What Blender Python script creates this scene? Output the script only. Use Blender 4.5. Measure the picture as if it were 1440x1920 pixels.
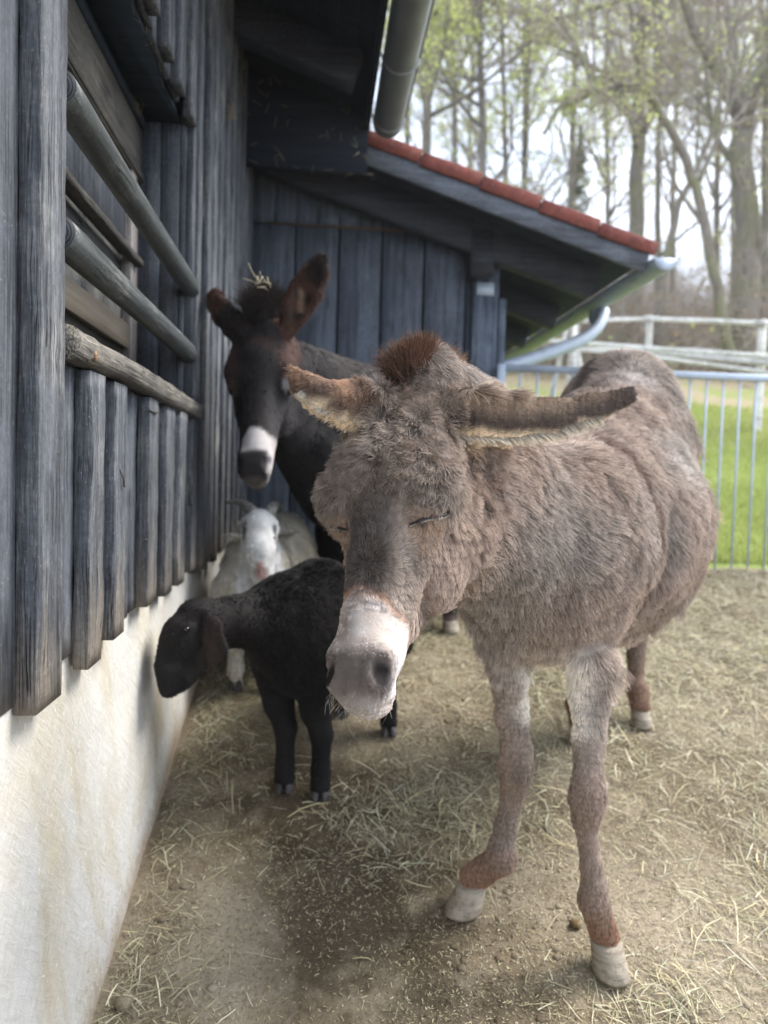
import bpy, math, random
import numpy as np

for _o in list(bpy.data.objects):
    bpy.data.objects.remove(_o)
SC = bpy.context.scene
COL = SC.collection

# ------------------------------------------------------------------ camera
def nrm(v):
    v = np.array(v, float)
    return v / np.linalg.norm(v)

FPX = 1443.0                       # focal length in pixels of the 1440x1920 photograph
_Yc = nrm([-123, 70, -FPX])
_r = math.radians(1.4)
_Zc = np.array([math.sin(_r), math.cos(_r), 0.0])
_Zc = nrm(_Zc - _Yc * _Zc.dot(_Yc))
_Xc = np.cross(_Yc, _Zc)
CM = np.array([_Xc, _Yc, _Zc])     # world = CM @ camera
EYE = np.array([0.0, 0.0, 1.33])

def P(px, py, y):
    """the place at world depth y seen at that spot (used to take measurements off)"""
    d = CM @ nrm([px - 720, 960 - py, -FPX])
    return EYE + d * (y / d[1])

cam = bpy.data.cameras.new('camera')
cam.sensor_fit = 'VERTICAL'
cam.sensor_height = 34.6
cam.sensor_width = 25.95
cam.lens = 34.6 * FPX / 1920.0
cam.clip_start = 0.02
cam.clip_end = 500
cam.dof.use_dof = True
cam.dof.focus_distance = 1.33
cam.dof.aperture_fstop = 2.8
camo = bpy.data.objects.new('camera', cam)
COL.objects.link(camo)
from mathutils import Matrix, Vector
_m = Matrix([list(CM[0]), list(CM[1]), list(CM[2])]).to_4x4()
_m.translation = Vector(EYE)
camo.matrix_world = _m
SC.camera = camo

# ------------------------------------------------------------------ sky, sun, exposure
SUN_EL, SUN_AZ = 50.0, 74.0       # azimuth clockwise from +Y (the wall's own direction)
w = bpy.data.worlds.new('World')
SC.world = w
w.use_nodes = True
nt = w.node_tree
nt.nodes.clear()
wo = nt.nodes.new('ShaderNodeOutputWorld')
bg = nt.nodes.new('ShaderNodeBackground')
sky = nt.nodes.new('ShaderNodeTexSky')
sky.sky_type = 'NISHITA'
sky.sun_disc = False
sky.sun_elevation = math.radians(SUN_EL)
sky.sun_rotation = math.radians(SUN_AZ)
sky.air_density = 1.0
sky.dust_density = 2.0
wc = nt.nodes.new('ShaderNodeTexCoord')
mp = nt.nodes.new('ShaderNodeMapping')
mp.inputs['Scale'].default_value = (1, 1, 2.2)
cl = nt.nodes.new('ShaderNodeTexNoise')
cl.inputs['Scale'].default_value = 3.2
cl.inputs['Detail'].default_value = 6
cl.inputs['Roughness'].default_value = 0.6
cr = nt.nodes.new('ShaderNodeValToRGB')
cr.color_ramp.elements[0].position = 0.36
cr.color_ramp.elements[0].color = (0.45, 0.45, 0.45, 1)
cr.color_ramp.elements[1].position = 0.56
cr.color_ramp.elements[1].color = (1, 1, 1, 1)
mx = nt.nodes.new('ShaderNodeMix')
mx.data_type = 'RGBA'
mx.inputs['B'].default_value = (4.7, 5.1, 5.8, 1)
nt.links.new(wc.outputs['Generated'], mp.inputs['Vector'])
nt.links.new(mp.outputs['Vector'], cl.inputs['Vector'])
nt.links.new(cl.outputs['Fac'], cr.inputs['Fac'])
nt.links.new(cr.outputs['Color'], mx.inputs['Factor'])
nt.links.new(sky.outputs['Color'], mx.inputs['A'])
nt.links.new(mx.outputs['Result'], bg.inputs['Color'])
nt.links.new(bg.outputs['Background'], wo.inputs['Surface'])
bg.inputs['Strength'].default_value = 0.13

sl = bpy.data.lights.new('sun', 'SUN')
sl.energy = 2.0
sl.angle = math.radians(26)
sl.color = (1.0, 0.95, 0.88)
so = bpy.data.objects.new('sun', sl)
COL.objects.link(so)
_e, _a = math.radians(SUN_EL), math.radians(SUN_AZ)
_sd = Vector((math.sin(_a) * math.cos(_e), math.cos(_a) * math.cos(_e), math.sin(_e)))
so.rotation_euler = (-_sd).to_track_quat('-Z', 'Y').to_euler()

SC.view_settings.view_transform = 'Standard'
SC.view_settings.look = 'None'
SC.view_settings.exposure = 1.78
SC.view_settings.gamma = 1
SC.view_settings.use_curve_mapping = False
SC.render.engine = 'CYCLES'
SC.cycles.use_denoising = True
SC.cycles.max_bounces = 6
SC.cycles.diffuse_bounces = 3
SC.cycles.glossy_bounces = 2
SC.cycles.transmission_bounces = 4
SC.cycles.transparent_max_bounces = 8
SC.cycles.sample_clamp_indirect = 4
SC.cycles.caustics_reflective = False
SC.cycles.caustics_refractive = False
try:
    SC.cycles_curves.shape = 'RIBBONS'
    SC.cycles_curves.subdivisions = 1
except Exception:
    pass

# ------------------------------------------------------------------ object helpers
def tag(o, label=None, cat=None, group=None, kind=None):
    if label: o['label'] = label
    if cat: o['category'] = cat
    if group: o['group'] = group
    if kind: o['kind'] = kind
    return o

def empty(name, loc=(0, 0, 0)):
    o = bpy.data.objects.new(name, None)
    COL.objects.link(o)
    o.location = loc
    o.empty_display_size = 0.1
    return o

def link(name, me, mat=None, parent=None, smooth=False):
    if mat is not None:
        me.materials.append(mat)
    if smooth:
        me.polygons.foreach_set('use_smooth', np.ones(len(me.polygons), dtype=bool))
    o = bpy.data.objects.new(name, me)
    COL.objects.link(o)
    if parent is not None:
        o.parent = parent
        pl = parent
        t = Vector((0, 0, 0))
        while pl is not None:
            t += pl.location
            pl = pl.parent
        o.location = -t            # meshes are built at their place in the world
    return o

def mesh_np(name, V, F, cols=None):
    """F: (n,3) or (n,4) int array, or a list of such arrays"""
    me = bpy.data.meshes.new(name)
    V = np.asarray(V, dtype=np.float32)
    Fs = F if isinstance(F, list) else [F]
    Fs = [np.asarray(f, dtype=np.int32) for f in Fs if len(f)]
    me.vertices.add(len(V))
    me.vertices.foreach_set('co', V.ravel())
    nl = sum(f.size for f in Fs)
    npol = sum(len(f) for f in Fs)
    me.loops.add(nl)
    me.polygons.add(npol)
    me.loops.foreach_set('vertex_index', np.concatenate([f.ravel() for f in Fs]))
    tot = np.concatenate([np.full(len(f), f.shape[1], np.int32) for f in Fs])
    st = np.concatenate([[0], np.cumsum(tot)[:-1]]).astype(np.int32)
    me.polygons.foreach_set('loop_start', st)
    try:
        me.polygons.foreach_set('loop_total', tot)
    except Exception:
        pass
    me.update(calc_edges=True)
    if cols is not None:
        a = me.attributes.new('coat', 'FLOAT_COLOR', 'POINT')
        c4 = np.ones((len(V), 4), np.float32)
        c4[:, :3] = cols
        a.data.foreach_set('color', c4.ravel())
    return me

class MB:
    """collects polygons for ONE mesh object"""
    def __init__(s):
        s.v = []; s.f4 = []; s.f3 = []; s.n = 0
    def add(s, V, f4=(), f3=()):
        V = np.asarray(V, float)
        s.v.append(V)
        if len(f4): s.f4.append(np.asarray(f4) + s.n)
        if len(f3): s.f3.append(np.asarray(f3) + s.n)
        s.n += len(V)
    def sweep(s, pts, rings, closed_ends=True):
        """rings: list of (k,3) arrays along pts"""
        k = len(rings[0]); m = len(rings)
        V = np.concatenate(rings)
        i = np.arange(m - 1)[:, None] * k
        j = np.arange(k)[None, :]
        j2 = (j + 1) % k
        f = np.stack([i + j, i + j2, i + k + j2, i + k + j], -1).reshape(-1, 4)
        base = s.n
        s.add(V, f4=f)
        if closed_ends:
            c0 = rings[0].mean(0); c1 = rings[-1].mean(0)
            s.add([c0], ()); n0 = s.n - 1
            s.add([c1], ()); n1 = s.n - 1
            a = np.arange(k); b = (a + 1) % k
            s.f3.append(np.stack([base + b, base + a, np.full(k, n0)], -1))
            e = base + (m - 1) * k
            s.f3.append(np.stack([e + a, e + b, np.full(k, n1)], -1))
    def beam(s, p0, p1, u, v, ch=0.002, n=1, jit=0.0, rng=None, taper=None, cut=0.0):
        """rectangular timber from p0 to p1 (centre line); u, v are half-extent vectors; ch chamfer"""
        p0, p1, u, v = [np.array(a, float) for a in (p0, p1, u, v)]
        lu, lv = np.linalg.norm(u), np.linalg.norm(v)
        cu, cv = 1 - ch / lu, 1 - ch / lv
        q = [(-1, -cv), (-cu, -1), (cu, -1), (1, -cv), (1, cv), (cu, 1), (-cu, 1), (-1, cv)]
        rings = []
        # slow wander of every arris
        if jit and rng is not None:
            ph = rng.uniform(0, 6.28, (4, 2, 3)); fr = rng.uniform(.4, 3.2, (4, 2, 3)) * np.array([1, 1.6, 3.1])
        for k in range(n + 1):
            t = k / n
            c = p0 + (p1 - p0) * t
            tp = 1 if taper is None else taper[0] + (taper[1] - taper[0]) * t
            ring = []
            for qi, (a, b) in enumerate(q):
                da = db = 0.0
                if jit and rng is not None:
                    ci = [0, 0, 1, 1, 2, 2, 3, 3][qi]
                    da = sum(math.sin(fr[ci, 0, z] * t * 6.28 + ph[ci, 0, z]) for z in range(3)) * jit / 2
                    db = sum(math.sin(fr[ci, 1, z] * t * 6.28 + ph[ci, 1, z]) for z in range(3)) * jit / 2
                    da += rng.normal() * jit * .35; db += rng.normal() * jit * .35
                ring.append(c + u * (a * tp + da / lu) + v * (b * tp + db / lv))
            ring = np.array(ring)
            rings.append(ring)
        s.sweep(None, rings)
    def box(s, lo, hi, ch=0.0015):
        lo, hi = np.array(lo, float), np.array(hi, float)
        c = (lo + hi) / 2; h = (hi - lo) / 2
        s.beam((c[0], c[1], lo[2]), (c[0], c[1], hi[2]), (h[0], 0, 0), (0, h[1], 0), ch=min(ch, h[0] * .45, h[1] * .45))
    def tube(s, pts, r, k=12, ends=True, squash=None):
        pts = np.array(pts, float); m = len(pts)
        r = np.broadcast_to(np.array(r, float), (m,))
        T = np.gradient(pts, axis=0); T /= np.linalg.norm(T, axis=1)[:, None]
        ref = np.array([0, 0, 1.0]) if abs(T[0][2]) < .9 else np.array([0, 1.0, 0])
        U = np.cross(T[0], ref); U /= np.linalg.norm(U)
        rings = []
        for i in range(m):
            U = U - T[i] * U.dot(T[i]); U /= np.linalg.norm(U)
            W_ = np.cross(T[i], U)
            a = np.arange(k) / k * 2 * math.pi
            rings.append(pts[i] + r[i] * (np.cos(a)[:, None] * U + np.sin(a)[:, None] * W_))
        s.sweep(None, rings, ends)
    def mesh(s, name):
        V = np.concatenate(s.v)
        return mesh_np(name, V, [np.concatenate(x) for x in (s.f4, s.f3) if len(x)])
    def build(s, name, mat, parent=None, smooth=False):
        return link(name, s.mesh(name), mat, parent, smooth)

def spline(pts, n):
    """Catmull-Rom through pts, n samples per span"""
    p = np.array(pts, float)
    p = np.vstack([2 * p[0] - p[1], p, 2 * p[-1] - p[-2]])
    out = []
    for i in range(1, len(p) - 2):
        for t in np.arange(n) / n:
            a, b, c, d = p[i - 1], p[i], p[i + 1], p[i + 2]
            out.append(.5 * (2 * b + (c - a) * t + (2 * a - 5 * b + 4 * c - d) * t * t + (3 * b - a - 3 * c + d) * t ** 3))
    out.append(p[-2])
    return np.array(out)

def fix_normals(o):
    import bmesh
    bm = bmesh.new(); bm.from_mesh(o.data)
    bmesh.ops.recalc_face_normals(bm, faces=bm.faces)
    bm.to_mesh(o.data); bm.free()

# ------------------------------------------------------------------ numpy noise
def _hash(ix, iy, iz, s):
    h = (ix.astype(np.int64) * 374761393 + iy.astype(np.int64) * 668265263 + iz.astype(np.int64) * 2147483647 + s * 1274126177) & 0xFFFFFFFF
    h = ((h ^ (h >> 13)) * 1274126177) & 0xFFFFFFFF
    h = ((h ^ (h >> 16)) * 2246822519) & 0xFFFFFFFF
    return ((h ^ (h >> 15)) & 0xFFFFFF) / float(0xFFFFFF)

def vnoise(p, scale, seed=0):
    """smooth value noise in -1..1"""
    q = np.asarray(p, float) * scale
    i = np.floor(q).astype(np.int64); f = q - i
    f = f * f * (3 - 2 * f)
    out = 0
    for dx in (0, 1):
        for dy in (0, 1):
            for dz in (0, 1):
                wgt = (f[:, 0] if dx else 1 - f[:, 0]) * (f[:, 1] if dy else 1 - f[:, 1]) * (f[:, 2] if dz else 1 - f[:, 2])
                out = out + wgt * _hash(i[:, 0] + dx, i[:, 1] + dy, i[:, 2] + dz, seed)
    return out * 2 - 1

def vnoise3(p, scale, seed=0):
    return np.stack([vnoise(p, scale, seed), vnoise(p, scale, seed + 11), vnoise(p, scale, seed + 23)], 1)

def sstep(a, b, x):
    t = np.clip((x - a) / (b - a), 0, 1)
    return t * t * (3 - 2 * t)

# ------------------------------------------------------------------ materials
class Mat:
    def __init__(s, name, rough=.7, spec=.3, metal=0):
        s.m = bpy.data.materials.new(name); s.m.use_nodes = True
        s.t = s.m.node_tree; s.n = s.t.nodes
        s.b = s.n['Principled BSDF']
        s.b.inputs['Roughness'].default_value = rough
        s.b.inputs['Specular IOR Level'].default_value = spec
        s.b.inputs['Metallic'].default_value = metal
        s.co = None
    def node(s, t, **kw):
        n = s.n.new(t)
        for k, v in kw.items():
            if k in n.inputs: n.inputs[k].default_value = v
            else: setattr(n, k, v)
        return n
    def L(s, a, b): s.t.links.new(a, b)
    def coord(s, scale=(1, 1, 1), rot=(0, 0, 0)):
        if s.co is None: s.co = s.n.new('ShaderNodeTexCoord')
        m = s.n.new('ShaderNodeMapping')
        m.inputs['Scale'].default_value = scale
        m.inputs['Rotation'].default_value = rot
        s.L(s.co.outputs['Object'], m.inputs['Vector'])
        return m.outputs['Vector']
    def coord2(s, rot, scale):
        return_ = s.coord((1, 1, 1), rot)
        m2 = s.n.new('ShaderNodeMapping'); m2.inputs['Scale'].default_value = scale
        s.L(return_, m2.inputs['Vector']); return m2.outputs['Vector']
    def noise(s, vec, sc=5, det=5, rough=.55, dist=0):
        n = s.node('ShaderNodeTexNoise', Scale=sc, Detail=det, Roughness=rough, Distortion=dist)
        s.L(vec, n.inputs['Vector']); return n.outputs['Fac']
    def ramp(s, fac, stops):
        r = s.n.new('ShaderNodeValToRGB'); e = r.color_ramp.elements
        while len(e) > len(stops): e.remove(e[-1])
        while len(e) < len(stops): e.new(1)
        for i, (p, c) in enumerate(stops):
            e[i].position = p
            e[i].color = (c[0], c[1], c[2], 1) if hasattr(c, '__len__') else (c, c, c, 1)
        s.L(fac, r.inputs['Fac']); return r.outputs['Color']
    def mix(s, fac, a, b, mode='MIX'):
        m = s.node('ShaderNodeMix', data_type='RGBA', blend_type=mode)
        for k, x in (('Factor', fac), ('A', a), ('B', b)):
            if isinstance(x, (int, float)): m.inputs[k].default_value = x
            elif isinstance(x, tuple): m.inputs[k].default_value = (x[0], x[1], x[2], 1)
            else: s.L(x, m.inputs[k])
        return m.outputs['Result']
    def math(s, op, a, b=0.0):
        m = s.n.new('ShaderNodeMath'); m.operation = op
        for i, x in enumerate((a, b)):
            if isinstance(x, (int, float)): m.inputs[i].default_value = x
            else: s.L(x, m.inputs[i])
        return m.outputs[0]
    def col(s, c):
        if isinstance(c, tuple): s.b.inputs['Base Color'].default_value = (*c, 1)
        else: s.L(c, s.b.inputs['Base Color'])
        return s
    def bump(s, h, strength=.3, dist=.005):
        b = s.node('ShaderNodeBump', Strength=strength, Distance=dist)
        s.L(h, b.inputs['Height']); s.L(b.outputs['Normal'], s.b.inputs['Normal']); return s

def wood(name, axis, dark, mid, worn, wear=.5, rough=.62, low_brown=None, bump=.5, bs=1.0, seed=0., variety=True):
    """weathered stained timber, grain along axis 0/1/2"""
    m = Mat(name, rough, .35)
    sc = [38 * bs, 38 * bs, 38 * bs]; sc[axis] = 1.6 * bs
    sf = [190 * bs, 190 * bs, 190 * bs]; sf[axis] = 7 * bs
    g = m.noise(m.coord(tuple(sc)), 1, 6, .6, .6)
    f = m.noise(m.coord(tuple(sf)), 1, 4, .6, .3)
    base = m.ramp(g, [(.3, dark), (.55, mid), (.75, tuple(min(1, c * 1.35) for c in mid))])
    big = m.noise(m.coord((1, 1, 1)), 4.5, 6, .65)
    wm = m.math('ADD', m.math('MULTIPLY', big, .75), m.math('MULTIPLY', f, .5))
    wf = m.ramp(wm, [(.74 - .2 * wear, 0), (.98 - .2 * wear, .85)])
    c = m.mix(wf, base, worn)
    if low_brown:
        z0, z1, bc = low_brown
        if m.co is None: m.coord()
        sp = m.n.new('ShaderNodeSeparateXYZ'); m.L(m.co.outputs['Object'], sp.inputs[0])
        k = m.math('ADD', m.math('MULTIPLY', m.math('SUBTRACT', z1, sp.outputs['Z']), 1 / (z1 - z0)), m.math('MULTIPLY', m.math('SUBTRACT', g, .5), 2.4))
        kf = m.ramp(k, [(.25, 0), (.95, .8)])
        c = m.mix(kf, c, bc)
    if variety:
        oi = m.n.new('ShaderNodeObjectInfo')
        v = m.ramp(oi.outputs['Random'], [(0, .78), (1, 1.22)])
        c = m.mix(1.0, c, v, 'MULTIPLY')
    # dust and chaff specks
    sp2 = m.node('ShaderNodeTexVoronoi', Scale=85.0)
    vv = m.coord((1, 1, 1)); m.L(vv, sp2.inputs['Vector'])
    pm = m.noise(vv, 12, 3, .5)
    sk = m.math('MULTIPLY', m.ramp(sp2.outputs['Distance'], [(.09, 1), (.17, 0)]), m.ramp(pm, [(.5, 0), (.62, .55)]))
    c = m.mix(sk, c, (.42, .40, .36))
    # drying cracks and saw fibre along the grain
    s3 = [75 * bs] * 3; s3[axis] = 1.3 * bs
    k3 = m.noise(m.coord(tuple(s3)), 1, 3, .45, 1.2)
    crk = m.ramp(m.math('ABSOLUTE', m.math('SUBTRACT', k3, .5)), [(0, 1), (.012, .75), (.03, 0)])
    gate_ = m.ramp(m.noise(m.coord((1, 1, 1)), 7, 3, .5), [(.45, 0), (.6, 1)])
    crk = m.math('MULTIPLY', crk, gate_)
    c = m.mix(1.0, c, m.ramp(f, [(.3, .78), (.5, 1), (.72, 1.28)]), 'MULTIPLY')
    c = m.mix(m.math('MULTIPLY', crk, .8), c, (.008, .008, .009))
    iso = m.noise(m.coord((1, 1, 1)), 75, 5, .75)
    c = m.mix(1.0, c, m.ramp(iso, [(.3, .72), (.5, 1), (.7, 1.35)]), 'MULTIPLY')
    s4 = [320 * bs] * 3; s4[axis] = 60 * bs
    c = m.mix(m.math('MULTIPLY', m.ramp(m.noise(m.coord(tuple(s4)), 1, 2, .5), [(.62, 0), (.70, 1)]), .35), c, worn)
    m.col(c)
    h = m.math('SUBTRACT', m.math('ADD', m.math('MULTIPLY', g, .5), m.math('ADD', m.math('MULTIPLY', f, .6), m.math('MULTIPLY', iso, .5))), m.math('MULTIPLY', crk, .8))
    m.bump(h, min(1, bump * 1.5), .004)
    rr = m.ramp(f, [(.3, rough - .12), (.7, rough + .15)])
    m.L(rr, m.b.inputs['Roughness'])
    return m.m
# ------------------------------------------------------------------ terrain
_gy = np.array([-30, -3, 0, 1.2, 1.6, 2.03, 2.76, 3.25, 4.45, 5.0, 8.0, 12.0, 20.0, 30.0, 45.0, 90.0])
_gz = np.array([-1.2, -.12, 0, .085, .155, .26, .455, .54, .77, .90, 1.80, 3.0, 5.2, 7.2, 9.0, 11.0])
def zt(x, y):
    x = np.asarray(x, float); y = np.asarray(y, float)
    s = np.clip(.06 + np.maximum(y - 5, 0) * .15, .06, 2)
    z = (np.interp(y - s, _gy, _gz) + 2 * np.interp(y, _gy, _gz) + np.interp(y + s, _gy, _gz)) / 4
    return z
def ground_z(x, y):
    p = np.stack([np.atleast_1d(x), np.atleast_1d(y), np.zeros(np.size(x))], 1)
    near = sstep(9, 5, p[:, 1])
    z = zt(p[:, 0], p[:, 1]) + near * (vnoise(p, 3.0, 5) * .010 + vnoise(p, 9, 6) * .004) + (1 - near) * vnoise(p, .25, 8) * .18
    return z

def sheet(name, xs, ys, mat, kind='structure'):
    X, Y = np.meshgrid(xs, ys)
    V = np.stack([X.ravel(), Y.ravel(), ground_z(X.ravel(), Y.ravel())], 1)
    nx, ny = len(xs), len(ys)
    i = (np.arange(ny - 1)[:, None] * nx + np.arange(nx - 1)[None, :])
    F = np.stack([i, i + 1, i + nx + 1, i + nx], -1).reshape(-1, 4)
    o = link(name, mesh_np(name, V, F), mat, smooth=True)
    o['kind'] = kind
    return o

m = Mat('trodden_earth', .9, .2)
v = m.coord()
n1 = m.noise(v, 1.7, 5, .55); n2 = m.noise(v, 9, 6, .65); n3 = m.noise(v, 70, 5, .7); n4 = m.noise(v, 320, 3, .6)
c = m.ramp(m.math('ADD', m.math('MULTIPLY', n1, .6), m.math('MULTIPLY', n2, .4)), [(.36, (.080, .058, .034)), (.47, (.165, .130, .085)), (.56, (.25, .208, .148)), (.70, (.35, .30, .22))])
gm = m.n.new('ShaderNodeMapping'); m.L(m.co.outputs['Object'], gm.inputs['Vector'])
def stain(cx, cy, rx, ry):
    mp2 = m.n.new('ShaderNodeMapping'); mp2.inputs['Location'].default_value = (-cx / rx, -cy / ry, 0); mp2.inputs['Scale'].default_value = (1 / rx, 1 / ry, 0)
    m.L(m.co.outputs['Object'], mp2.inputs['Vector'])
    ln = m.n.new('ShaderNodeVectorMath'); ln.operation = 'LENGTH'; m.L(mp2.outputs['Vector'], ln.inputs[0])
    return m.math('ADD', ln.outputs['Value'], m.math('MULTIPLY', m.math('SUBTRACT', n2, .5), 2.4))
for cx, cy, rx, ry, cc_, am in ((.10, 1.92, .34, .34, (.050, .036, .020), .75), (-.02, 2.30, .28, .25, (.050, .036, .020), .7), (.28, 1.62, .22, .16, (.055, .040, .024), .5), (-.20, 1.78, .16, .32, (.40, .345, .26), .7), (.05, 1.45, .3, .14, (.30, .25, .18), .5), (.98, 1.75, .22, .3, (.42, .35, .265), .6)):
    c = m.mix(m.math('MULTIPLY', m.ramp(stain(cx, cy, rx, ry), [(.45, 1), (1.15, 0)]), am), c, cc_)
c = m.mix(m.ramp(n3, [(.35, 1), (.5, 0)]), c, m.mix(.45, c, (.03, .022, .015)))
c = m.mix(m.math('MULTIPLY', m.ramp(n4, [(.58, 0), (.68, 1)]), .45), c, (.36, .31, .20))
m.col(c)
m.bump(m.math('ADD', m.math('MULTIPLY', n2, .5), m.math('ADD', m.math('MULTIPLY', n3, .35), m.math('MULTIPLY', n4, .12))), .85, .02)
M_EARTH = m.m

m = Mat('hillside_turf', .9, .15)
v = m.coord()
n1 = m.noise(v, 1.3, 6, .6); n2 = m.noise(v, 30, 4, .7)
sp = m.n.new('ShaderNodeSeparateXYZ'); m.L(m.co.outputs['Object'], sp.inputs[0])
gr = m.ramp(n2, [(.3, (.16, .21, .05)), (.7, (.27, .33, .09))])
dry = m.ramp(n2, [(.3, (.22, .18, .11)), (.7, (.42, .36, .23))])
yy = m.math('ADD', m.math('MULTIPLY', m.math('SUBTRACT', sp.outputs['Y'], 7.6), .30), m.math('MULTIPLY', m.math('SUBTRACT', n1, .5), 4.0))
c = m.mix(m.ramp(yy, [(.1, 0), (.7, 1)]), gr, dry)
y2 = m.math('ADD', m.math('MULTIPLY', m.math('SUBTRACT', sp.outputs['Y'], 10.5), .4), m.math('MULTIPLY', m.math('SUBTRACT', n1, .5), 3.0))
lit = m.ramp(n2, [(.3, (.10, .075, .045)), (.7, (.20, .155, .10))])
c = m.mix(m.ramp(y2, [(.2, 0), (.9, 1)]), c, lit)
m.col(c); m.bump(n2, .6, .05)
M_TURF = m.m

xs = np.concatenate([np.arange(-9, -.6, .5), np.arange(-.6, 3.0, .022), np.arange(3.0, 6, .08), np.arange(6, 14.1, .5)])
ys = np.concatenate([np.arange(-9, .6, .4), np.arange(.6, 4.62, .022), [4.62]])
sheet('ground', xs, ys, M_EARTH)
xs = np.concatenate([np.arange(-70, -3, 3.), np.arange(-3, 9, .15), np.arange(9, 90, 3.)])
ys = np.concatenate([[4.62], np.arange(4.72, 12, .15), np.arange(12, 95, 1.5)])
sheet('hillside', xs, ys, M_TURF)

# ------------------------------------------------------------------ materials of the buildings
RNG = np.random.default_rng(7)
BLK, MID, WORN = (.027, .032, .042), (.078, .087, .104), (.23, .235, .24)
M_WOODV = wood('charcoal_stained_boards', 2, BLK, MID, WORN, .22, low_brown=(.93, 1.08, (.15, .14, .12)))
M_BATTEN = wood('weathered_battens', 2, (.028, .033, .044), (.100, .108, .122), (.29, .29, .28), .5, low_brown=(.93, 1.2, (.21, .175, .135)), bump=.8)
M_WOODX = wood('charcoal_stained_rafters', 0, (.010, .013, .018), (.030, .036, .048), (.08, .085, .09), .2)
M_SILL = wood('rough_sill_timber', 1, (.030, .029, .028), (.15, .14, .125), (.36, .33, .27), .75, bump=1.0)
M_RAIL = wood('grey_round_rail_wood', 1, (.032, .035, .036), (.070, .077, .078), (.24, .24, .225), .34, rough=.42, bump=.22)
M_SHED = wood('blue_grey_shed_boards', 2, (.040, .050, .068), (.105, .130, .170), (.17, .20, .24), .35, low_brown=None)
M_BARGE = wood('dark_barge_board', 0, (.045, .052, .064), (.11, .125, .15), (.18, .20, .22), .3)
M_FRAME = wood('window_frame_wood', 1, (.026, .024, .021), (.068, .062, .053), (.19, .17, .14), .4)

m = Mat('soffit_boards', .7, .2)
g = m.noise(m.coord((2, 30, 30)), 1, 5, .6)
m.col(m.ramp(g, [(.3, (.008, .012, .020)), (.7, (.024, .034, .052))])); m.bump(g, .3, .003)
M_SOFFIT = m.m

m = Mat('lime_plaster', .85, .25)
v = m.coord()
st = m.noise(m.coord2((math.radians(-22), 0, 0), (1, 2.1, .8)), 2.2, 6, .62, .8)
blot = m.noise(v, 2.6, 5, .6)
fine = m.noise(m.coord2((math.radians(38), 0, 0), (1, 130, 26)), 1, 5, .7, .6)
fine2 = m.noise(m.coord2((math.radians(-52), 0, 0), (1, 70, 15)), 1, 5, .7, .6)
c = m.ramp(st, [(.30, (.47, .42, .32)), (.42, (.54, .515, .45)), (.54, (.59, .585, .56))])
c = m.mix(m.ramp(blot, [(.50, 0), (.68, .5)]), c, (.60, .52, .36))
# damp brown foot that follows the rising ground
sp = m.n.new('ShaderNodeSeparateXYZ'); m.L(m.co.outputs['Object'], sp.inputs[0])
hgt = m.math('SUBTRACT', sp.outputs['Z'], m.math('SUBTRACT', m.math('MULTIPLY', sp.outputs['Y'], .255), .245))
hh = m.math('ADD', m.math('MULTIPLY', hgt, -7.5), m.math('MULTIPLY', m.math('SUBTRACT', blot, .5), 1.6))
c = m.mix(m.ramp(hh, [(0, .85), (.02, .8), (.0, .8)]) if False else m.ramp(m.math('ADD', hh, 1.0), [(.30, 0), (.70, .5), (.95, .8)]), c, (.30, .215, .13))
flk = m.noise(v, 55, 3, .5)
c = m.mix(m.ramp(flk, [(.66, 0), (.70, .5)]), c, (.84, .82, .76))
c = m.mix(1.0, c, m.ramp(fine, [(.3, .90), (.7, 1.07)]), 'MULTIPLY'); c = m.mix(1.0, c, m.ramp(fine2, [(.3, .93), (.7, 1.05)]), 'MULTIPLY')
pit = m.noise(v, 150, 3, .6)
c = m.mix(m.ramp(pit, [(.68, 0), (.76, .55)]), c, (.36, .30, .22))
spl = m.noise(v, 48, 4, .6)
near_ = m.ramp(m.math('ADD', m.math('MULTIPLY', hgt, -2.4), 1.0), [(.05, 0), (.95, .20)])
c = m.mix(m.ramp(m.math('ADD', spl, near_), [(.70, 0), (.80, .32)]), c, (.24, .18, .12))
m.col(c)
m.bump(m.math('ADD', m.math('MULTIPLY', fine, .6), m.math('ADD', m.math('MULTIPLY', fine2, .5), m.math('MULTIPLY', blot, .6))), .62, .011)
M_PLASTER = m.m

def metal(name, colr, rough=.45, met=.75, sc=8):
    m = Mat(name, rough, .5, met)
    n = m.noise(m.coord(), sc, 5, .6)
    m.col(m.ramp(n, [(.3, tuple(x * .75 for x in colr)), (.7, colr)]))
    m.L(m.ramp(n, [(.3, rough - .1), (.7, rough + .15)]), m.b.inputs['Roughness'])
    return m.m
M_ZINC = metal('weathered_zinc', (.33, .35, .34), .5, .55)
M_GALV = metal('galvanised_steel', (.50, .58, .68), .5, .15)
m = Mat('clay_roof_tile', .75, .25)
n = m.noise(m.coord(), 14, 6, .65); n2 = m.noise(m.coord(), 90, 3, .6)
m.col(m.mix(m.ramp(n2, [(.6, 0), (.72, .4)]), m.ramp(n, [(.3, (.11, .032, .024)), (.7, (.215, .056, .038))]), (.35, .30, .26)))
m.bump(n2, .4, .003)
M_TILE = m.m
m = Mat('dusty_window_glass', .25, .5)
n = m.noise(m.coord((1, 3, 3)), 3, 6, .7)
m.col(m.ramp(n, [(.35, (.055, .060, .062)), (.62, (.16, .16, .15))]))
m.L(m.ramp(n, [(.3, .12), (.7, .6)]), m.b.inputs['Roughness'])
M_GLASS = m.m
m = Mat('old_nail_steel', .6, .5, .6); m.col((.08, .07, .065)); M_NAIL = m.m

# ------------------------------------------------------------------ barn
barn = empty('barn', (-.45, 2.0, .3))
tag(barn, 'dark timber clad barn on the left with whitewashed base wall and barred window', 'barn')

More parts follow.
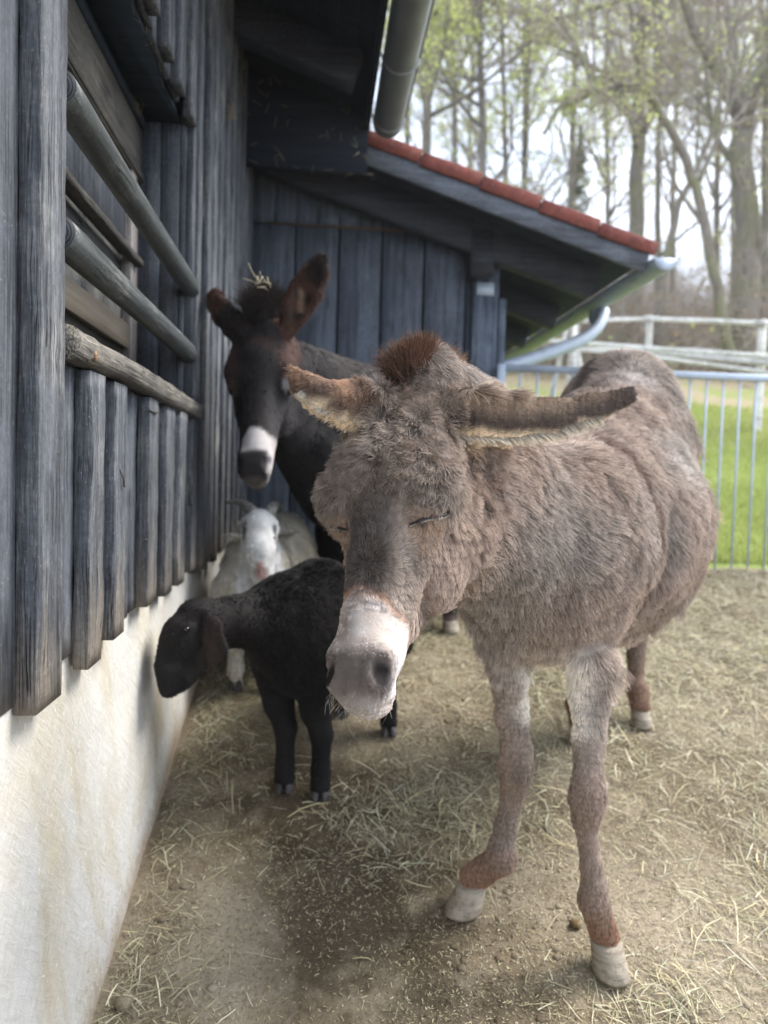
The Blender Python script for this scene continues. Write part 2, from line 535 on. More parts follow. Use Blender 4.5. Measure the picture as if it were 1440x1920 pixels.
# plaster base wall: slightly uneven face, built as a thick wall
ysw = np.arange(-2.0, 4.74, .03); zsw = np.linspace(-.35, 1.06, 60)
Yw, Zw = np.meshgrid(ysw, zsw)
pp = np.stack([np.zeros(Yw.size), Yw.ravel(), Zw.ravel()], 1)
foot = np.clip((ground_z(np.zeros(Yw.size), Yw.ravel()) + .25 - Zw.ravel()) / .5, 0, 1)
Xw = -.455 + vnoise(pp, 2.2, 31) * .006 + vnoise(pp, 9, 32) * .0022 + vnoise(pp, 30, 33) * .0008 + foot ** 2 * .02
V = np.stack([Xw, Yw.ravel(), Zw.ravel()], 1)
nx, ny = len(ysw), len(zsw)
i = (np.arange(ny - 1)[:, None] * nx + np.arange(nx - 1)[None, :])
mb = MB(); mb.add(V, f4=np.stack([i, i + 1, i + nx + 1, i + nx], -1).reshape(-1, 4))
mb.box((-.75, -2.0, -.35), (-.52, 4.74, 1.05))
mb.build('plaster_wall', M_PLASTER, barn, smooth=True)

WB = -.447     # face of the boards
def vboard(mb, y0, y1, z0, z1, xf=WB, th=.02, jit=.0012, n=14):
    mb.beam((xf - th / 2, (y0 + y1) / 2, z0), (xf - th / 2, (y0 + y1) / 2, z1), (0, (y1 - y0) / 2, 0), (th / 2, 0, 0), ch=.002, n=n, jit=jit, rng=RNG)

mb = MB()
y = -1.6
while y < 1.30:                                   # left of the window
    y1 = min(y + .215, 1.316)
    vboard(mb, y, y1 - .003, .975 + RNG.uniform(-.012, .012), 3.55); y = y1
y = 1.32
while y < 2.80:                                   # under and over the window
    y1 = min(y + RNG.uniform(.17, .2), 2.82)
    vboard(mb, y, y1 - .003, .985 + RNG.uniform(-.015, .015), 1.53)
    if y1 <= 2.58 or y < 2.4:
        vboard(mb, y, min(y1, 2.575) - .003, 2.445 + RNG.uniform(-.012, .012), 3.6)
    y = y1
vboard(mb, 2.574, 2.70, 1.53, 3.6); vboard(mb, 2.703, 2.82, 1.53, 3.6)
y = 2.824
while y < 4.69:
    y1 = min(y + RNG.uniform(.2, .23), 4.695)
    vboard(mb, y, y1 - .003, .97 + RNG.uniform(-.012, .012), 3.6); y = y1
mb.build('board_cladding', M_WOODV, barn)
mb = MB()                                         # timber carcass behind the boards
mb.box((-.74, -1.6, 1.06), (-.469, 1.31, 3.55)); mb.box((-.74, 2.582, 1.06), (-.469, 4.69, 3.6))
mb.box((-.74, 1.31, 1.06), (-.469, 2.582, 1.50)); mb.box((-.74, 1.31, 2.47), (-.469, 2.582, 3.58))
mb.build('wall_core', M_SOFFIT, barn)

def batten(y0, y1, z0, z1, proud=.029, rough=.0016, mat=M_BATTEN, lab=None, x0=WB):
    b = MB()
    b.beam((x0 + proud / 2, (y0 + y1) / 2, z0), (x0 + proud / 2 + RNG.normal() * .001, (y0 + y1) / 2 + RNG.normal() * .002, z1), (0, (y1 - y0) / 2, 0), (proud / 2, 0, 0),
           ch=.0018, n=max(12, int((z1 - z0) / .03)), jit=rough, rng=RNG)
    o = b.build('batten', mat, barn)
    if lab: o['label'] = lab
    return o
batten(-1.0, -.9, .97, 3.5); batten(-.56, -.46, .97, 3.5); batten(-.12, -.02, .97, 3.5); batten(.30, .40, .97, 3.5)
batten(.77, .86, .97, 3.5)
batten(1.185, 1.297, .955, 3.5, .033, .0014, lab='broad batten with a dark side face left of the window')
for y0, y1, zb in ((1.454, 1.545, .955), (1.622, 1.717, .982), (1.940, 2.05, .985), (2.16, 2.27, .975), (2.365, 2.475, .985), (2.60, 2.71, .985)):
    batten(y0, y1, zb + RNG.uniform(-.008, .008), 1.508, .031, .0014)
for yc, zb in ((1.385, 2.44), (1.58, 2.45), (1.77, 2.43), (1.96, 2.455), (2.155, 2.44), (2.33, 2.425), (2.53, 2.43)):
    batten(yc - .043, yc + .043, zb + RNG.uniform(-.012, .012), 3.5, .030, .0016)
batten(2.69, 2.77, 1.57, 3.5, .022, .001)
for yc in (2.94, 3.09, 3.25, 3.47, 3.68, 3.90, 4.12, 4.34, 4.56):
    batten(yc - .045, yc + .045, .965 + RNG.uniform(-.012, .012), 3.5, .028, .0014)

# staple and nails in the battens
def small(name, pts, r, mat=M_NAIL, k=6):
    b = MB(); b.tube(pts, r, k); return b.build(name, mat, barn, True)
small('nail', [(-.414, 1.93, 1.475), (-.411, 1.985, 1.474), (-.411, 2.01, 1.477), (-.416, 2.015, 1.477)], .0022)
small('nail', [(-.416, 1.662, 1.33), (-.410, 1.670, 1.31), (-.410, 1.673, 1.295), (-.411, 1.682, 1.292), (-.410, 1.685, 1.305)], .0018)
small('nail', [(-.416, 1.905, 1.16), (-.412, 1.93, 1.158)], .0018)

# sill timber (waney edged plank)
b = MB(); pts = []
n = 46; rings = []
for k in range(n + 1):
    t = k / n; yy_ = 1.31 + (2.74 - 1.31) * t
    e = 1.0 if t < .97 else math.sqrt(max(0.05, 1 - ((t - .97) / .03) ** 2))
    ring = []
    for a in np.arange(12) / 12 * 2 * math.pi:
        ca, sa = math.cos(a), math.sin(a)
        rx, rz = .030 * e, .027 * e
        q = np.array([[math.cos(a) * 1.3, yy_ * 5, math.sin(a) * 1.3]])
        d = 1 + .16 * vnoise(q, 1.2, 3)[0] + .10 * vnoise(q, 3.5, 4)[0]
        sx = abs(ca) ** .65 * (1 if ca > 0 else -1); sz = abs(sa) ** .65 * (1 if sa > 0 else -1)
        ring.append((-.425 + rx * sx * d, yy_, 1.537 + rz * sz * d + .004 * math.sin(t * 5)))
    rings.append(np.array(ring))
b.sweep(None, rings); b.build('window_sill', M_SILL, barn, True)['label'] = 'rough grey sill timber with a knot above the battens'
b = MB(); b.tube([(-.399, 1.405, 1.528), (-.3945, 1.406, 1.528), (-.3935, 1.406, 1.528)], [.011, .010, .004], 10)
m = Mat('knot_wood', .8, .2); m.col(m.ramp(m.noise(m.coord(), 220, 3, .5), [(.35, (.10, .05, .03)), (.65, (.40, .26, .16))])); b.build('knot', m.m, barn, True)

# the two round rails across the window
m_end = Mat('rail_end_grain', .7, .2)
vv = m_end.coord((1, 0, 1))
wv = m_end.n.new('ShaderNodeTexWave'); wv.wave_type = 'RINGS'; wv.rings_direction = 'SPHERICAL'
wv.inputs['Scale'].default_value = 55; wv.inputs['Distortion'].default_value = 1.2
m_end.L(vv, wv.inputs['Vector'])
m_end.col(m_end.ramp(wv.outputs['Fac'], [(.2, (.018, .020, .025)), (.8, (.06, .065, .075))]))
for zr, zf, lb in ((1.938, 1.924, 'upper round wooden rail across the window'), (1.712, 1.706, 'lower round wooden rail across the window')):
    rl = []; yv = np.linspace(1.305, 2.60, 30)
    pts = np.stack([-.429 + .002 * np.sin(yv * 3), yv, zr + (zf - zr) * (yv - 1.305) / 1.3 + .003 * np.sin(yv * 2.2 + zr * 9)], 1)
    b = MB(); rr = np.full(30, .0295) * (1 + .02 * np.sin(yv * 6)); rr[0] = .0288; rr[-1] = .0235; rr[-2] = .0275
    b.tube(pts, rr, 28, True); o = b.build('window_rail', M_RAIL, barn, True); o['label'] = lb
    b = MB(); a = np.arange(28) / 28 * 2 * math.pi
    V = np.stack([pts[0, 0] + .0280 * np.cos(a), np.full(28, 1.3035), pts[0, 2] + .0280 * np.sin(a)], 1)
    V2 = V.copy(); V2[:, 1] += .004
    e = empty('end_grain'); e.parent = o; e.location = -Vector(o.location) * 0
    bpy.data.objects.remove(e)
    b.sweep(None, [V2, V]); me = b.mesh('end_grain')
    # rings centred on the rail: move the mesh origin there
    oo = link('end_grain', me, m_end.m, o)
    cen = Vector((pts[0, 0], 1.3035, pts[0, 2]))
    me.transform(Matrix.Translation(-cen)); oo.location = Vector(oo.location) + cen

# window: reveals, frame, ledge, glass, inner board
for lo_, hi_ in (((-.522, 2.558, 1.50), (-.468, 2.574, 2.46)), ((-.60, 2.558, 1.50), (-.525, 2.574, 2.46)), ((-.4485, 2.5745, 1.56), (-.447 + .0235, 2.62, 2.47)), ((-.60, 1.31, 1.50), (-.468, 1.326, 2.46))):
    b = MB(); b.box(lo_, hi_); b.build('reveal_board', M_WOODV, barn)
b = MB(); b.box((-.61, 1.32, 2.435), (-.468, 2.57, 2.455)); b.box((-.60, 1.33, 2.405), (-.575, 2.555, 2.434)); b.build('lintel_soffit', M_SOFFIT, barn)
wf = MB()
wf.beam((-.60, 1.33, 2.32), (-.60, 2.555, 2.32), (.017, 0, 0), (0, 0, .083), n=10, jit=.0006, rng=RNG)
wf.beam((-.585, 1.33, 2.255), (-.585, 2.555, 2.255), (.008, 0, 0), (0, 0, .012), n=4)
wf.beam((-.60, 1.33, 1.60), (-.60, 2.555, 1.60), (.017, 0, 0), (0, 0, .04), n=6, jit=.0006, rng=RNG)
fr = wf.build('window_frame', M_FRAME, barn)
M_STILE = wood('pale_window_stile', 2, (.12, .105, .095), (.24, .22, .21), (.34, .31, .29), .5)
for lo_, hi_ in (((-.617, 2.435, 1.64), (-.585, 2.50, 2.238)), ((-.617, 2.502, 1.64), (-.592, 2.557, 2.238)), ((-.617, 1.33, 1.64), (-.585, 1.41, 2.238))):
    b = MB(); b.box(lo_, hi_); b.build('stile', M_STILE, fr)
b = MB(); b.beam((-.578, 1.35, 1.972), (-.578, 2.50, 1.972), (.016, 0, 0), (0, 0, .011), n=30, jit=.0015, rng=RNG, ch=.003); b.build('ledge', M_FRAME, fr)
b = MB(); b.beam((-.578, 1.35, 1.972), (-.578, 2.50, 1.972), (.016, 0, 0), (0, 0, .011), n=30, jit=.0015, rng=RNG, ch=.003); b.build('ledge', M_FRAME, fr)
b = MB(); b.box((-.622, 1.41, 1.985), (-.606, 2.435, 2.238)); b.build('panel', M_WOODV, fr)
b = MB(); b.box((-.622, 1.41, 1.64), (-.612, 2.435, 1.975)); b.build('pane', M_GLASS, fr)
b = MB(); b.beam((-.598, 1.41, 1.735), (-.598, 2.435, 1.735), (.010, 0, 0), (0, 0, .038), n=8, jit=.001, rng=RNG)
m = Mat('tan_slat', .8, .2); m.col(m.ramp(m.noise(m.coord((60, 2, 60)), 1, 5, .6), [(.3, (.13, .11, .085)), (.7, (.23, .20, .155))])); b.build('slat', m.m, fr)

# eaves: rafters, soffit, roof slab, gutter
EX, EZ, SL = .20, 3.235, .36
def soff(x): return EZ + (EX - x) * SL
b = MB()
for k in range(12):      # soffit boards running along the wall
    x0 = EX - k * .08; x1 = x0 - .078
    b.beam(((x0 + x1) / 2, -2, soff((x0 + x1) / 2) + .014), ((x0 + x1) / 2, 4.2, soff((x0 + x1) / 2) + .014), (.039, 0, -.039 * SL), (.012 * SL, 0, .012))
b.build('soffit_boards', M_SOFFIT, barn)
for yc in (.1, 1.0, 1.9, 2.75, 3.62):
    b = MB(); x0, x1 = -.55, .135
    b.beam((x0, yc, soff(x0) - .085), (x1, yc, soff(x1) - .085), (0, .055, 0), (.078 * SL, 0, .078), ch=.004, n=8, jit=.001, rng=RNG)
    b.build('rafter', M_WOODX, barn)
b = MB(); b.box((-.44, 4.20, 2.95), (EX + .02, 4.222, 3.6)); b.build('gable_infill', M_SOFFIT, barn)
b = MB(); b.box((-.74, 1.262, 1.50), (-.70, 2.482, 2.47)); b.build('dark_back_sheet', M_SOFFIT, barn)  # dark sheet added behind the window, standing in for the unlit interior
b = MB(); b.beam((-4, 1.1, soff(-4) + .075), (EX + .03, 1.1, soff(EX + .03) + .075), (0, 3.12, 0), (.045 * SL, 0, .045)); b.build('roof', M_TILE, barn)
b = MB(); b.box((EX + .002, -2, EZ - .06), (EX + .027, 4.2, EZ + .06)); b.build('fascia', M_WOODX, barn)
GR = .078
gx, gz = EX + .115, 3.175
b = MB(); a = np.linspace(math.pi, 2 * math.pi, 19)
ring_o = [(math.cos(t) * GR, math.sin(t) * GR) for t in a]; ring_i = [(math.cos(t) * (GR - .003), math.sin(t) * (GR - .003)) for t in a[::-1]]
bead = [(GR + .006 + .007 * math.cos(t), .002 + .007 * math.sin(t)) for t in np.linspace(-2.6, 2.6, 8)]
prof = np.array(ring_o + bead + ring_i)
rings = [np.stack([gx + prof[:, 0], np.full(len(prof), yy_), gz + prof[:, 1]], 1) for yy_ in np.linspace(-2, 4.10, 8)]
b.sweep(None, rings, False); gut = b.build('gutter', M_ZINC, barn, True)
b = MB(); yv = 4.10 + .035 * np.sin(np.linspace(0, math.pi / 2, 6))
rings = []
for q, yy_ in zip(np.cos(np.linspace(0, math.pi / 2 * .97, 6)), yv):
    rings.append(np.stack([gx + np.array([math.cos(t) for t in a]) * GR * (.35 + .65 * q), np.full(19, yy_), gz + np.array([math.sin(t) for t in a]) * GR * (.35 + .65 * q)], 1))
b.sweep(None, rings, True); b.build('end_cap', M_ZINC, gut, True)
for yy_ in (.9, 1.75, 2.6, 3.45, 4.02):
    b = MB(); rr = GR + .0035
    pts = [(gx + rr * math.cos(t), yy_, gz + rr * math.sin(t)) for t in np.linspace(math.pi * .97, 2.03 * math.pi, 16)]
    b.tube(pts, .006, 6); b.build('gutter_bracket', M_ZINC, gut, True)

# ------------------------------------------------------------------ lean-to shed at the back
shed = empty('shed', (1.1, 4.7, .8))
tag(shed, 'dark blue grey timber shed behind the donkeys with red tiled sloping roof', 'shed')
YB = 4.7
A = P(690, 262, 4.22); Bq = P(1215, 468, 4.22)
sl2 = (Bq[2] - A[2]) / (Bq[0] - A[0])
XE = Bq[0]
def rz(x): return A[2] + (x - A[0]) * sl2          # top of the barge board
b = MB()
xs_ = [-.43 + .2604 * k for k in range(7)]
for k in range(6):
    x0, x1 = xs_[k], min(xs_[k + 1], 1.05)
    ztop = 2.81
    b.beam(((x0 + x1) / 2, YB + .012 + (k % 2) * .006, .55), ((x0 + x1) / 2, YB + .012 + (k % 2) * .006, ztop), ((x1 - x0) / 2 - .007, 0, 0), (0, .011, 0), ch=.003, n=16, jit=.001, rng=RNG)
    for x2, x3 in ((x0, (x0 + x1) / 2), ((x0 + x1) / 2, x1)):
        b.beam(((x2 + x3) / 2, YB + .016, ztop + .012), ((x2 + x3) / 2, YB + .016, rz((x2 + x3) / 2) - .05), ((x3 - x2) / 2 - .003, 0, 0), (0, .011, 0), ch=.003, n=6, jit=.0008, rng=RNG)
b.build('wall_boards', M_SHED, shed)
b = MB(); b.box((-.60, 4.695, .5), (-.425, YB + .03, 3.3), .004); b.build('corner_board', M_SHED, shed)
b = MB(); b.box((-.70, YB + .034, .5), (1.04, YB + .09, 2.9)); b.box((.99, YB + .034, .5), (1.04, 8.0, 2.75)); b.build('wall_core', M_SOFFIT, shed)
b = MB(); b.beam((-.33, YB - .004, 2.815), (.87, YB - .004, 2.815), (0, .006, 0), (0, 0, .006)); m = Mat('rusty_flashing', .8, .3); m.col((.14, .085, .05)); b.build('flashing', m.m, shed)
b = MB(); b.box((.905, YB - .06, .6), (1.062, YB + .03, 2.85), .004); b.build('corner_post', M_SHED, shed)
b = MB(); b.box((1.066, YB - .08, .7), (1.105, YB + .0, 2.42), .004); b.build('door_jamb', M_SHED, shed)
b = MB(); b.box((.862, YB - .17, 2.53), (1.00, YB + .02, 2.80), .004); b.build('purlin_end', M_WOODX, shed)
b = MB(); b.box((.925, YB - .066, 2.44), (1.03, YB - .0605, 2.515), .001); b.build('nail_plate', M_GALV, shed)
# wall-top rafter, barge board, roof deck, rafters under the eaves
def slope_beam(name, x0, x1, y, dz, hz, hy, mat, **kw):
    b = MB(); nv = np.array([-sl2, 0, 1]); nv /= np.linalg.norm(nv)
    b.beam((x0, y, rz(x0) + dz), (x1, y, rz(x1) + dz), (0, hy, 0), nv * hz, n=10, jit=.001, rng=RNG, **kw)
    return b.build(name, mat, shed)
slope_beam('barge_board', -.45, XE, 4.235, -.065, .062, .014, M_BARGE)
slope_beam('wall_rafter', -.45, XE - .18, YB - .12, -.165, .095, .045, M_WOODX)
for yy_ in (5.5, 6.3, 7.1, 7.9):
    slope_beam('rafter', .95, XE - .12, yy_, -.17, .08, .045, M_WOODX)
slope_beam('roof_deck', -.45, XE + .0, 6.13, -.045, .018, 1.875, M_SOFFIT)
# tiles in courses down the slope
def rz2(x): return rz(x) + .012
tl = .335; nt_ = 7
tiles = empty('roof_tiles'); tiles.parent = shed; tiles.location = -Vector(shed.location)
bpy.data.objects.remove(tiles)
cov = MB()
x1 = XE + .045
k = 0
while x1 > -.4:
    x0 = x1 - tl
    for j in range(15):
        y0 = 4.36 + j * .25
        cc = (x0 - .03 + x1) / 2
        cov.beam((x0 - .03, y0 + .125, rz2(x0) + .022 - .012), (x1, y0 + .125, rz2(x1) + .022 + .020), (0, .123, 0), (-.011 * sl2, 0, .011), ch=.004, n=2)
    b = MB()
    b.beam((x0 - .02, 4.29, rz2(x0) + .022 - .010), (x1 + RNG.normal() * .003, 4.29, rz2(x1) + .022 + .016 + RNG.normal() * .002), (0, .065, 0), (-.012 * sl2, 0, .012), ch=.003, n=5, jit=.0015, rng=RNG)
    b.beam((x0 + .004, 4.213, rz2(x0) - .008), (x1, 4.213, rz2(x1) + .006), (0, .010, 0), (-.036 * sl2, 0, .036), ch=.003, n=5, jit=.0015, rng=RNG)
    b.build('verge_tile', M_TILE, shed)
    x1 = x0; k += 1
cov.build('roof_covering', M_TILE, shed)
# shed gutter along the eaves, and its downpipe
gx2, gz2 = XE + .085, rz(XE) - .055
b = MB()
rings = [np.stack([gx2 + prof[:, 0] * .9, np.full(len(prof), yy_), gz2 + prof[:, 1] * .9], 1) for yy_ in np.linspace(4.17, 8.0, 8)]
b.sweep(None, rings, False); g2 = b.build('gutter', M_GALV, shed, True)
b = MB(); b.sweep(None, [np.stack([gx2 + np.cos(a) * GR * .9, np.full(19, yy_), gz2 + np.sin(a) * GR * .9], 1) for yy_ in (4.17, 4.175)], True); b.build('end_cap', M_GALV, g2, True)
yd = 5.25
dp = [(gx2, yd, gz2 - .05), (gx2, yd, gz2 - .13)] + [tuple(P(px, py, y_)) for px, py, y_ in ((1131, 585, 5.2), (1118, 615, 5.12), (1085, 640, 5.05), (1010, 668, 4.92), (945, 690, 4.80), (932, 705, 4.76), (930, 760, 4.75), (930, 1000, 4.75))]
dpp = spline(dp, 6)
b = MB(); b.tube(dpp, .043, 14); b.build('downpipe', M_GALV, shed, True)

# ------------------------------------------------------------------ metal gate panel
gate = empty('metal_gate', (1.2, 4.58, .8))
tag(gate, 'galvanised metal gate with thin upright bars beside the shed corner', 'gate')
gz_top = P(1180, 699, 4.58)[2]; gz_bot = P(1390, 1083, 4.58)[2]
GX0, GX1 = 1.088, 4.4
b = MB()
b.beam((GX0, 4.58, gz_top), (GX1, 4.58, gz_top), (0, .02, 0), (0, 0, .02), ch=.006)
b.beam((GX0, 4.58, gz_bot), (GX1, 4.58, gz_bot), (0, .018, 0), (0, 0, .018), ch=.006)
b.beam((GX0 - .012, 4.58, gz_bot - .04), (GX0 - .012, 4.58, gz_top + .018), (.024, 0, 0), (0, .024, 0), ch=.006)
b.beam((GX1, 4.58, gz_bot - .1), (GX1, 4.58, gz_top + .018), (.022, 0, 0), (0, .022, 0), ch=.006)
b.build('gate_frame', M_GALV, gate)
k = 0; x = GX0 + .107
while x < GX1 - .05:
    b = MB(); b.tube([(x, 4.58, gz_bot + .017), (x, 4.58, gz_top - .019)], .0075, 8); b.build('bar', M_GALV, gate, True)
    x += .1065

# ------------------------------------------------------------------ white paddock fence up the bank
M_WHITE = wood('weathered_white_paint', 0, (.42, .41, .38), (.62, .61, .57), (.72, .71, .68), .4)
fence = empty('paddock_fence', (4, 8.5, 1.9))
tag(fence, 'weathered pale wooden rail fence on the bank beyond the gate', 'fence')
posts = []
for px, ptop, y_ in ((1830, 618, 6.9), (1630, 610, 7.4), (1430, 600, 8.0), (1218, 592, 9.3), (1082, 597, 10.9), (985, 598, 12.6), (900, 600, 14.5)):
    tp = P(px, ptop, y_); gzv = ground_z([tp[0]], [tp[1]])[0]
    posts.append(tp)
    b = MB(); b.beam((tp[0], tp[1], gzv - .2), tuple(tp), (.036, 0, 0), (0, .036, 0), ch=.01, n=6, jit=.003, rng=RNG); b.build('post', M_WHITE, fence)
for k in range(len(posts) - 1):
    for dz, h_ in ((-.05, .028), (-.45, .036)):
        b = MB(); p0 = posts[k] + np.array([0, -.07, dz]); p1 = posts[k + 1] + np.array([0, -.07, dz])
        d_ = nrm(p1 - p0); b.beam(p0 - d_ * .1, p1 + d_ * .1, np.cross(d_, (0, 0, 1)) * .02, (0, 0, h_), n=6, jit=.004, rng=RNG); b.build('rail', M_WHITE, fence)
for (a0, a1) in (((1440, 668, 7.6), (945, 633, 9.0)), ((1560, 715, 7.3), (1215, 668, 8.6))):
    b = MB(); b.beam(P(*a0), P(*a1), (.0, .015, 0), (0, 0, .022), n=8, jit=.003, rng=RNG); o = b.build('rail', M_WHITE, fence); o['label'] = 'loose rail slung across the fence'
tr = empty('trestle', tuple(P(1080, 700, 8.6)))
tag(tr, 'pale wooden trestle with crossed legs standing in front of the rail fence', 'trestle')
for (a0, a1) in (((1072, 600, 8.6), (1108, 712, 8.5)), ((1078, 600, 8.7), (1062, 712, 8.8)), ((1066, 606, 8.6), (1030, 700, 8.9)), ((1076, 604, 8.6), (1082, 716, 8.3))):
    b = MB(); p0, p1 = P(*a0), P(*a1); p1[2] = ground_z([p1[0]], [p1[1]])[0] - .02
    b.beam(p0, p1, (.026, 0, 0), (0, .02, 0), n=3, jit=.002, rng=RNG); b.build('leg', M_WHITE, tr)
# ------------------------------------------------------------------ trees
def tubes_batch(PL, RL, k=3):
    """PL (n,m,3) polylines, RL (n,m) radii -> V, F"""
    PL = np.asarray(PL); RL = np.asarray(RL)
    n, m_, _ = PL.shape
    T = np.gradient(PL, axis=1); T /= (np.linalg.norm(T, axis=2, keepdims=True) + 1e-9)
    ref = np.zeros_like(T); ref[..., 0] = .31; ref[..., 1] = .95; ref[..., 2] = .05
    U = np.cross(T, ref); U /= (np.linalg.norm(U, axis=2, keepdims=True) + 1e-9)
    W_ = np.cross(T, U)
    a = np.arange(k) / k * 2 * math.pi
    V = PL[:, :, None, :] + RL[:, :, None, None] * (np.cos(a)[None, None, :, None] * U[:, :, None, :] + np.sin(a)[None, None, :, None] * W_[:, :, None, :])
    V = V.reshape(-1, 3)
    b = (np.arange(n)[:, None, None] * m_ + np.arange(m_ - 1)[None, :, None]) * k
    j = np.arange(k)[None, None, :]; j2 = (j + 1) % k
    F = np.stack([b + j, b + j2, b + k + j2, b + k + j], -1).reshape(-1, 4)
    return V, F

def grow(paths_r, rng, spec):
    """children off a set of polylines, vectorised. paths (n,m,3), radii (n,m)"""
    PL, RL = paths_r
    n, m_, _ = PL.shape
    cnt = spec['n'] * n
    idx = np.repeat(np.arange(n), spec['n'])
    t = rng.uniform(spec.get('t0', .3), 1, cnt) * (m_ - 1)
    i0 = np.minimum(t.astype(int), m_ - 2); f = (t - i0)[:, None]
    p = PL[idx, i0] * (1 - f) + PL[idx, i0 + 1] * f
    d = PL[idx, i0 + 1] - PL[idx, i0]; d /= np.linalg.norm(d, axis=1)[:, None]
    r = RL[idx, i0] * (1 - f[:, 0]) + RL[idx, i0 + 1] * f[:, 0]
    plen = np.linalg.norm(PL[:, -1] - PL[:, 0], axis=1)[idx]
    rnd = rng.normal(size=(cnt, 3)); rnd -= d * (rnd * d).sum(1)[:, None]; rnd /= np.linalg.norm(rnd, axis=1)[:, None]
    ang = rng.uniform(*spec['ang'], cnt)[:, None]
    d2 = d * np.cos(ang) + rnd * np.sin(ang)
    L = plen * rng.uniform(*spec['len'], cnt)
    mm = spec.get('m', 5)
    pts = [p]; cur = d2
    for k in range(mm - 1):
        cur = cur + rng.normal(size=(cnt, 3)) * spec.get('wob', .15) + np.array([0, 0, spec.get('up', .05)])
        cur /= np.linalg.norm(cur, axis=1)[:, None]
        pts.append(pts[-1] + cur * (L / (mm - 1))[:, None])
    r0 = np.minimum(r * spec.get('rr', .6), spec.get('rmax', 1))
    R = r0[:, None] * np.linspace(1, .35, mm)[None, :]
    return np.stack(pts, 1), np.maximum(R, spec.get('rmin', .003))

def leaf_quads(points, rng, size):
    n = len(points)
    a = rng.normal(size=(n, 3)); a /= np.linalg.norm(a, axis=1)[:, None]
    b = rng.normal(size=(n, 3)); b -= a * (a * b).sum(1)[:, None]; b /= np.linalg.norm(b, axis=1)[:, None]
    s = (size * .74 * rng.uniform(.5, 1.3, n))[:, None]
    V = np.stack([points - a * s, points + b * s * .6, points + a * s, points - b * s * .6], 1).reshape(-1, 3)
    F = np.arange(4 * n).reshape(-1, 4)
    return V, F

def bark(name, c0, c1, moss=None):
    m = Mat(name, .9, .15)
    n = m.noise(m.coord((6, 6, 1.5)), 2.2, 6, .65)
    c = m.ramp(n, [(.3, c0), (.7, c1)])
    if moss:
        c = m.mix(m.ramp(m.noise(m.coord(), 1.4, 4, .6), [(.45, 0), (.65, .7)]), c, moss)
    m.col(c); m.bump(n, .7, .03); return m.m
M_BARK = bark('grey_brown_bark', (.12, .105, .085), (.27, .24, .20), (.19, .20, .09))
M_BARK2 = bark('pale_bark', (.13, .12, .10), (.28, .26, .22))
M_TWIG = bark('twig_bark', (.25, .215, .175), (.42, .365, .30))
def leafmat(name, c0, c1):
    m = Mat(name, .6, .25)
    n = m.noise(m.coord(), 1.1, 3, .6)
    m.col(m.ramp(n, [(.35, c0), (.65, c1)]))
    tr_ = m.n.new('ShaderNodeBsdfTranslucent'); tr_.inputs['Color'].default_value = (*tuple(min(1, x * 1.3) for x in c1), 1)
    mxs = m.n.new('ShaderNodeMixShader'); mxs.inputs[0].default_value = .45
    out = m.n['Material Output']
    m.L(m.b.outputs[0], mxs.inputs[1]); m.L(tr_.outputs[0], mxs.inputs[2]); m.L(mxs.outputs[0], out.inputs['Surface'])
    return m.m
M_LEAF_Y = leafmat('spring_leaf_yellow_green', (.46, .52, .14), (.66, .72, .26))
M_LEAF_G = leafmat('spring_leaf_green', (.34, .40, .13), (.52, .58, .22))
M_LEAF_B = leafmat('brown_bud', (.24, .17, .09), (.38, .28, .15))
M_NEEDLE = leafmat('dark_needle', (.10, .12, .06), (.17, .20, .10))

